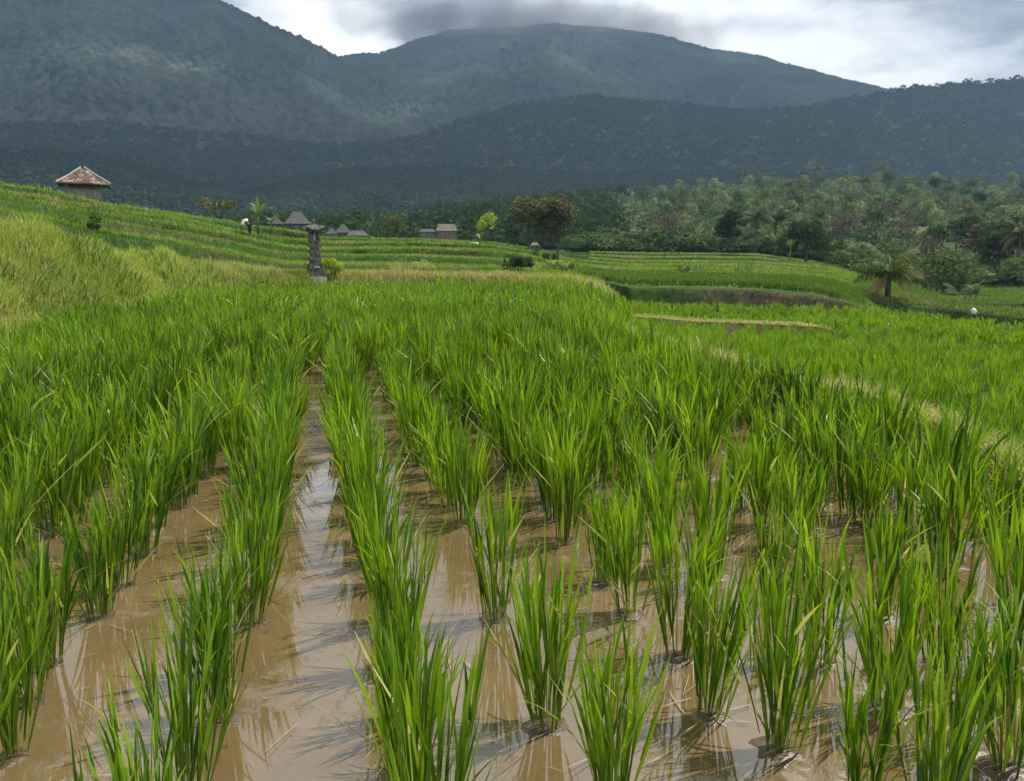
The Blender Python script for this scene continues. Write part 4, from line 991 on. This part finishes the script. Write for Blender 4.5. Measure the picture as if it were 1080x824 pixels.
hut_grey(314, 246, 98, 26, 12, 9, 'thatched_hut', 'grey thatched hut behind the terraces just left of the stone shrine top')
hut_grey(291, 245, 104, 15, 9, 8, 'thatched_hut', 'smaller grey hut with pointed roof behind the banana plant', ridge=0.05)
hut_grey(362, 253, 100, 17, 9, 7, 'temple_pavilion', 'small temple pavilion with pointed dark roof right of the stone shrine', ridge=0.1, cat='pavilion')
hut_grey(377, 254, 96, 22, 5, 5, 'low_shed', 'low grey shed next to the small temple pavilion', wall='plaster', ridge=0.6, cat='shed')
hut_grey(350, 253, 92, 11, 5, 6, 'small_shed', 'tiny grey roofed shed between the shrine and the small temple pavilion', wall='plaster', ridge=0.4, cat='shed')
hut_grey(471, 252, 118, 22, 7, 8, 'farm_house', 'small house with brownish flat pitched roof behind the centre terraces', 'redroof', 'wood', 0.8, 'house', 0.05, 0.6)
hut_grey(451, 251, 120, 18, 3, 6, 'low_outbuilding', 'low pale outbuilding attached to the left of the small brown roofed house', 'thatch', 'plaster', 0.7, 'shed', 0.0, 0.6)
hut_grey(500, 262, 76, 12, 2, 4, 'white_shelter', 'tiny white roofed shelter below the slender lime tree', 'white', 'dark_wall', 0.7, 'shelter', 0, 0.6)
hut_grey(564, 265, 74, 10, 3, 6, 'field_shelter', 'tiny brown shelter under the two big brownish trees', 'redroof', 'dark_wall', 0.5, 'shelter', 0, 0.8)
for (u, v, D, w_, lb) in ((697, 252, 126, 9, 'shed with pale metal roof among trees, left one of two at the wood edge'), (729, 256, 126, 9, 'shed with bright white metal roof among trees, right one of two at wood edge'),
                      (878, 251, 200, 22, 'long shed with pinkish grey roof among the trees behind the round evergreen'), (1008, 240, 260, 12, 'distant shed with white roof beside the round green tree on the right slope'),
                      (1052, 256, 230, 16, 'distant house with pale roof at the right end of the wood')):
    hut_grey(u, v, D, w_ * .85, 2.2, 1.5, 'metal_roof_shed', lb, 'white' if w_ < 20 else 'redroof', 'dark_wall', 0.7, 'shed', 0.3, 0.6)
# named trees
def put(root, u, v, D, label, cat='tree', rz=0.0):
    root.location = pos(u, v, D); root.rotation_euler = (0, 0, rz); return tag(root, label, cat)
put(make_tree('small_tree', 2.6, 3.0, 0.5, 'tree_brown', 431, 0.11, 900, 9, 0.05), 418, 253, 85, 'small bushy tree with pale blossom leaves behind the terraces right of the shrine')
put(make_tree('slender_tree', 3.4, 2.3, 1.5, 'lime', 432, 0.13, 600, 7, 0.0, 0.9, 3, 0.07), 512, 262, 80, 'slender lime green tree left of the two big brownish trees')
put(make_tree('big_tree', 5.3, 4.0, 1.3, 'tree_brown', 433, 0.14, 5000, 16, 0.05, 0.85, 8, 0.08), 557, 267, 76, 'big brownish leaved tree at the centre, left one of the pair')
put(make_tree('big_tree', 5.4, 4.9, 1.3, 'tree_brown', 434, 0.14, 6500, 18, 0.07, 0.8, 9, 0.09), 588, 268, 77, 'big brownish leaved tree at the centre, right and wider one of the pair')
put(make_tree('round_tree', 4.4, 6.3, 0.6, 'tree_dark', 435, 0.22, 2200, 12, 0, 0.75), 850, 274, 104, 'round dense dark evergreen tree at the end of the far terraces')
put(make_tree('leafy_tree', 4.6, 5.4, 0.8, 'tree_mid', 436, 0.18, 2000, 12, 0.02), 998, 325, 76, 'wide leafy green tree behind the young palm on the right')
put(make_tree('sparse_tree', 6.2, 5.6, 1.8, 'tree_bare', 437, 0.14, 1000, 10, 0.25), 885, 276, 112, 'nearly bare reddish brown tree behind the young palm')
put(make_tree('sparse_tree', 4.8, 5.0, 1.5, 'tree_bare', 438, 0.12, 600, 10, 0.1), 975, 292, 98, 'nearly bare grey tree between the young palm and the wide leafy tree')
put(make_tree('sparse_tree', 5.6, 5.0, 1.5, 'tree_bare', 439, 0.14, 900, 10, 0.3), 705, 262, 124, 'sparse reddish brown tree over the far terraces near the white sheds')
put(make_tree('crowned_tree', 9, 10, 2, 'tree_mid', 440, 0.4, 1500, 12, 0.0, 0.7), 1020, 247, 250, 'large round headed green tree standing out on the right slope')
put(make_tree('edge_tree', 7.5, 7, 2, 'tree_dark', 441, 0.3, 1500, 12), 1062, 296, 112, 'dark tree at the right edge of the picture above the valley terraces')
put(make_tree('edge_tree', 6.5, 6, 2, 'tree_bare', 442, 0.25, 1200, 12, 0.2), 1035, 292, 118, 'brownish green tree left of the dark tree at the right edge')
put(make_tree('dark_tree', 6, 5, 1, 'tree_dark', 443, 0.25, 1500, 12), 770, 264, 122, 'dark tree left of the dark coconut palm beyond the far terraces')
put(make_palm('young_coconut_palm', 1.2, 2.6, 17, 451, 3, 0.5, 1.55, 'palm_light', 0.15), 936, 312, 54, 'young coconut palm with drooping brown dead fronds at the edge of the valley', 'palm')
put(make_palm('coconut_palm', 4.2, 2.9, 18, 452, 2, 0.6), 797, 266, 116, 'dark coconut palm at the wood edge above the far terraces', 'palm')
put(make_palm('coconut_palm', 4.6, 2.9, 18, 453, 2, 0.6), 815, 268, 120, 'coconut palm between the dark palm and the round evergreen', 'palm')
put(make_palm('low_palm', 0.4, 1.7, 12, 454, 0, 0.4), 1010, 322, 66, 'low dark palm bush at the edge of the valley on the right', 'palm')
put(make_palm('coconut_palm', 5.5, 3.2, 18, 455, 2, 0.6), 1072, 300, 105, 'coconut palm at the right edge of the picture', 'palm')
# egret, board, stone
def egret(u, v, D, label):
    p = pos(u, v, D); r = empty('egret', p, R(200)); tag(r, label, 'bird')
    me = bpy.data.meshes.new('body'); J = [((0, 0, .24), .075), ((-.12, 0, .20), .04), ((.08, 0, .30), .05), ((.10, 0, .40), .022), ((.08, 0, .46), .02), ((.12, 0, .50), .03)]
    me.from_pydata([j[0] for j in J], [(0, 1), (0, 2), (2, 3), (3, 4), (4, 5)], []); o = link('body', me, M['feather'], r); o.modifiers.new('s', 'SKIN'); q = o.modifiers.new('b', 'SUBSURF'); q.levels = q.render_levels = 1
    for k, (c, rad) in enumerate(J): me.skin_vertices[0].data[k].radius = (rad, rad)
    me.skin_vertices[0].data[0].use_root = True
    MB().tube([(.14, 0, .50), (.23, 0, .48)], [.012, .002], 5).build('beak', M['beak'], r)
    for sy in (-1, 1): MB().tube([(0, sy * .03, .2), (.01, sy * .03, .1), (0, sy * .03, -.05)], [.008, .007, .007], 5).build('leg', M['darkcloth'], r)
egret(671, 297, 48, 'white egret standing on a terrace edge left of the bare earth mound')
w = MB(); w.box(0, 0, 0, 1.9, 0.12, 0.1); o = w.build('fallen_plank', M['stone_pale'], None, loc=pos(868, 297, 58)); o.rotation_euler = (0, R(22), R(-25)); tag(o, 'pale wooden plank lying aslant at the right end of the far terraces', 'plank')
rs = np.random.default_rng(9); w = MB(); w.tube([(0, 0, -.1), (0, 0, .05), (0, .02, .13), (.02, 0, .17)], [.10, .13, .09, .03], 9); o = w.build('white_sack', M['shirt'], None, True, pos(1027, 329, 44)); tag(o, 'small white sack at the field edge on the far right', 'sack')
# ------------------------------------------------------------------ haze
mb = MB(); mb.box(0, 1700, -8, 8000, 5400, 1330); hz = mb.build('haze', None); tag(hz, kind='stuff')
m = bpy.data.materials.new('haze'); m.use_nodes = True; t = NT(m.node_tree); t.n.clear()
pv = t.new('ShaderNodeVolumePrincipled'); pv.inputs['Color'].default_value = (0.44, 0.69, 1.0, 1); pv.inputs['Density'].default_value = 3.0e-4; pv.inputs['Anisotropy'].default_value = 0.2
o_ = t.new('ShaderNodeOutputMaterial'); t.link(pv.outputs[0], o_.inputs['Volume']); hz.data.materials.append(m)

# ------------------------------------------------------------------ unseen cloud sheet above the frame, added to shade the mountains
cz = 1500.0
sh = Vector((svec.x / svec.z, svec.y / svec.z)) * (cz - 350)
mb = MB(); nx, ny = 24, 24
X0, X1, Y0, Y1 = -2600, 4800, 100, 4300
mb.v = [(X0 + (X1 - X0) * i / nx, Y0 + (Y1 - Y0) * j / ny, cz + 50 * float(fbm(np.array(i * .7), np.array(j * .7), 3))) for j in range(ny + 1) for i in range(nx + 1)]
mb.f = [(j * (nx + 1) + i, j * (nx + 1) + i + 1, (j + 1) * (nx + 1) + i + 1, (j + 1) * (nx + 1) + i) for j in range(ny) for i in range(nx)]
m, t = new_mat('cloud'); g = t.new('ShaderNodeNewGeometry')  # opacity of the unseen sheet blocks the sun, its holes let it through
mp = t.new('ShaderNodeVectorMath', operation='SUBTRACT'); t.link(g.outputs['Position'], mp.inputs[0]); mp.inputs[1].default_value = (sh.x, sh.y, 0)
q = mp.outputs[0]; sp = t.new('ShaderNodeSeparateXYZ'); t.link(q, sp.inputs[0])
nn = t.noise(q, 0.0035, 5, 0.6)
xneg = t.math('MINIMUM', sp.outputs[0], 0.0)
front = t.math('SUBTRACT', t.math('ADD', sp.outputs[1], t.math('MULTIPLY', t.math('SUBTRACT', nn, 0.5), 260.0)), t.math('ADD', t.math('MULTIPLY', xneg, 0.8), 560.0))
al = t.math('DIVIDE', front, 110.0, clamp=True)
hole = None
for (u, v, D, r_, amp_) in HOLES:
    P0 = P_D(u, v, D); dz_ = 350 - P0[2]; cx_, cy_ = P0[0] + svec.x / svec.z * dz_, P0[1] + svec.y / svec.z * dz_
    ds = t.new('ShaderNodeVectorMath', operation='DISTANCE'); fl = t.new('ShaderNodeCombineXYZ'); t.link(sp.outputs[0], fl.inputs[0]); t.link(sp.outputs[1], fl.inputs[1])
    t.link(fl.outputs[0], ds.inputs[0]); ds.inputs[1].default_value = (cx_, cy_, 0)
    k_ = t.math('DIVIDE', ds.outputs['Value'], r_); h_ = t.math('MULTIPLY', t.math('POWER', math.e, t.math('MULTIPLY', t.math('MULTIPLY', k_, k_), -1.0)), amp_)
    hole = h_ if hole is None else t.math('MAXIMUM', hole, h_)
patch = t.ramp(nn, [(0.40, 0.35), (0.6, 1.3)])
al = t.math('MULTIPLY', al, t.math('SUBTRACT', 1.0, t.math('MULTIPLY', hole, patch), clamp=True))
al = t.math('MULTIPLY', al, 0.97)
tr = t.new('ShaderNodeBsdfTransparent'); df = t.new('ShaderNodeBsdfDiffuse'); df.inputs[0].default_value = (.85, .87, .9, 1); tl = t.new('ShaderNodeBsdfTranslucent'); tl.inputs[0].default_value = (.86, .86, .87, 1)
a1 = t.new('ShaderNodeMixShader'); a1.inputs[0].default_value = 0.55; t.link(df.outputs[0], a1.inputs[1]); t.link(tl.outputs[0], a1.inputs[2])
a2 = t.new('ShaderNodeMixShader'); t.link(al, a2.inputs[0]); t.link(tr.outputs[0], a2.inputs[1]); t.link(a1.outputs[0], a2.inputs[2]); finish(t, a2.outputs[0])
o = mb.build('shade_cloud_sheet', m, None, True); tag(o, kind='structure')

# ------------------------------------------------------------------ mist hanging on the middle summit
bm_ = MB(); nu, nv = 24, 14; pc = P_D(580, 40, 3850)
for j in range(nv + 1):
    for i in range(nu):
        a_, b_ = 2 * pi * i / nu, pi * j / nv - pi / 2
        bm_.v.append((pc[0] + 1100 * cos(b_) * cos(a_), pc[1] + 330 * cos(b_) * sin(a_), pc[2] + 40 + 150 * sin(b_)))
bm_.f = [(j * nu + i, j * nu + (i + 1) % nu, (j + 1) * nu + (i + 1) % nu, (j + 1) * nu + i) for j in range(nv) for i in range(nu)]
m, t = new_mat('summit_mist'); g = t.new('ShaderNodeNewGeometry')
sb = t.new('ShaderNodeVectorMath', operation='SUBTRACT'); t.link(g.outputs['Position'], sb.inputs[0]); sb.inputs[1].default_value = (pc[0], pc[1], pc[2] + 40)
dv = t.new('ShaderNodeVectorMath', operation='DIVIDE'); t.link(sb.outputs[0], dv.inputs[0]); dv.inputs[1].default_value = (1100, 330, 150)
ln = t.new('ShaderNodeVectorMath', operation='LENGTH'); t.link(dv.outputs[0], ln.inputs[0])
fall = t.math('SUBTRACT', 1.0, ln.outputs['Value'], clamp=True)
nz = t.noise(g.outputs['Position'], 0.006, 4, 0.6)
den = t.math('MULTIPLY', t.math('ADD', fall, t.math('MULTIPLY', t.math('SUBTRACT', nz, 0.62), 1.3), clamp=True), 0.011)
pv = t.new('ShaderNodeVolumePrincipled'); pv.inputs['Color'].default_value = (0.95, 0.96, 0.98, 1); t.link(den, pv.inputs['Density'])
o_ = t.new('ShaderNodeOutputMaterial'); t.link(pv.outputs[0], o_.inputs['Volume'])
tag(bm_.build('summit_mist', m), 'pale cloud mist clinging to the top of the middle mountain', 'mist', kind='stuff')
S.cycles.volume_max_steps = 64
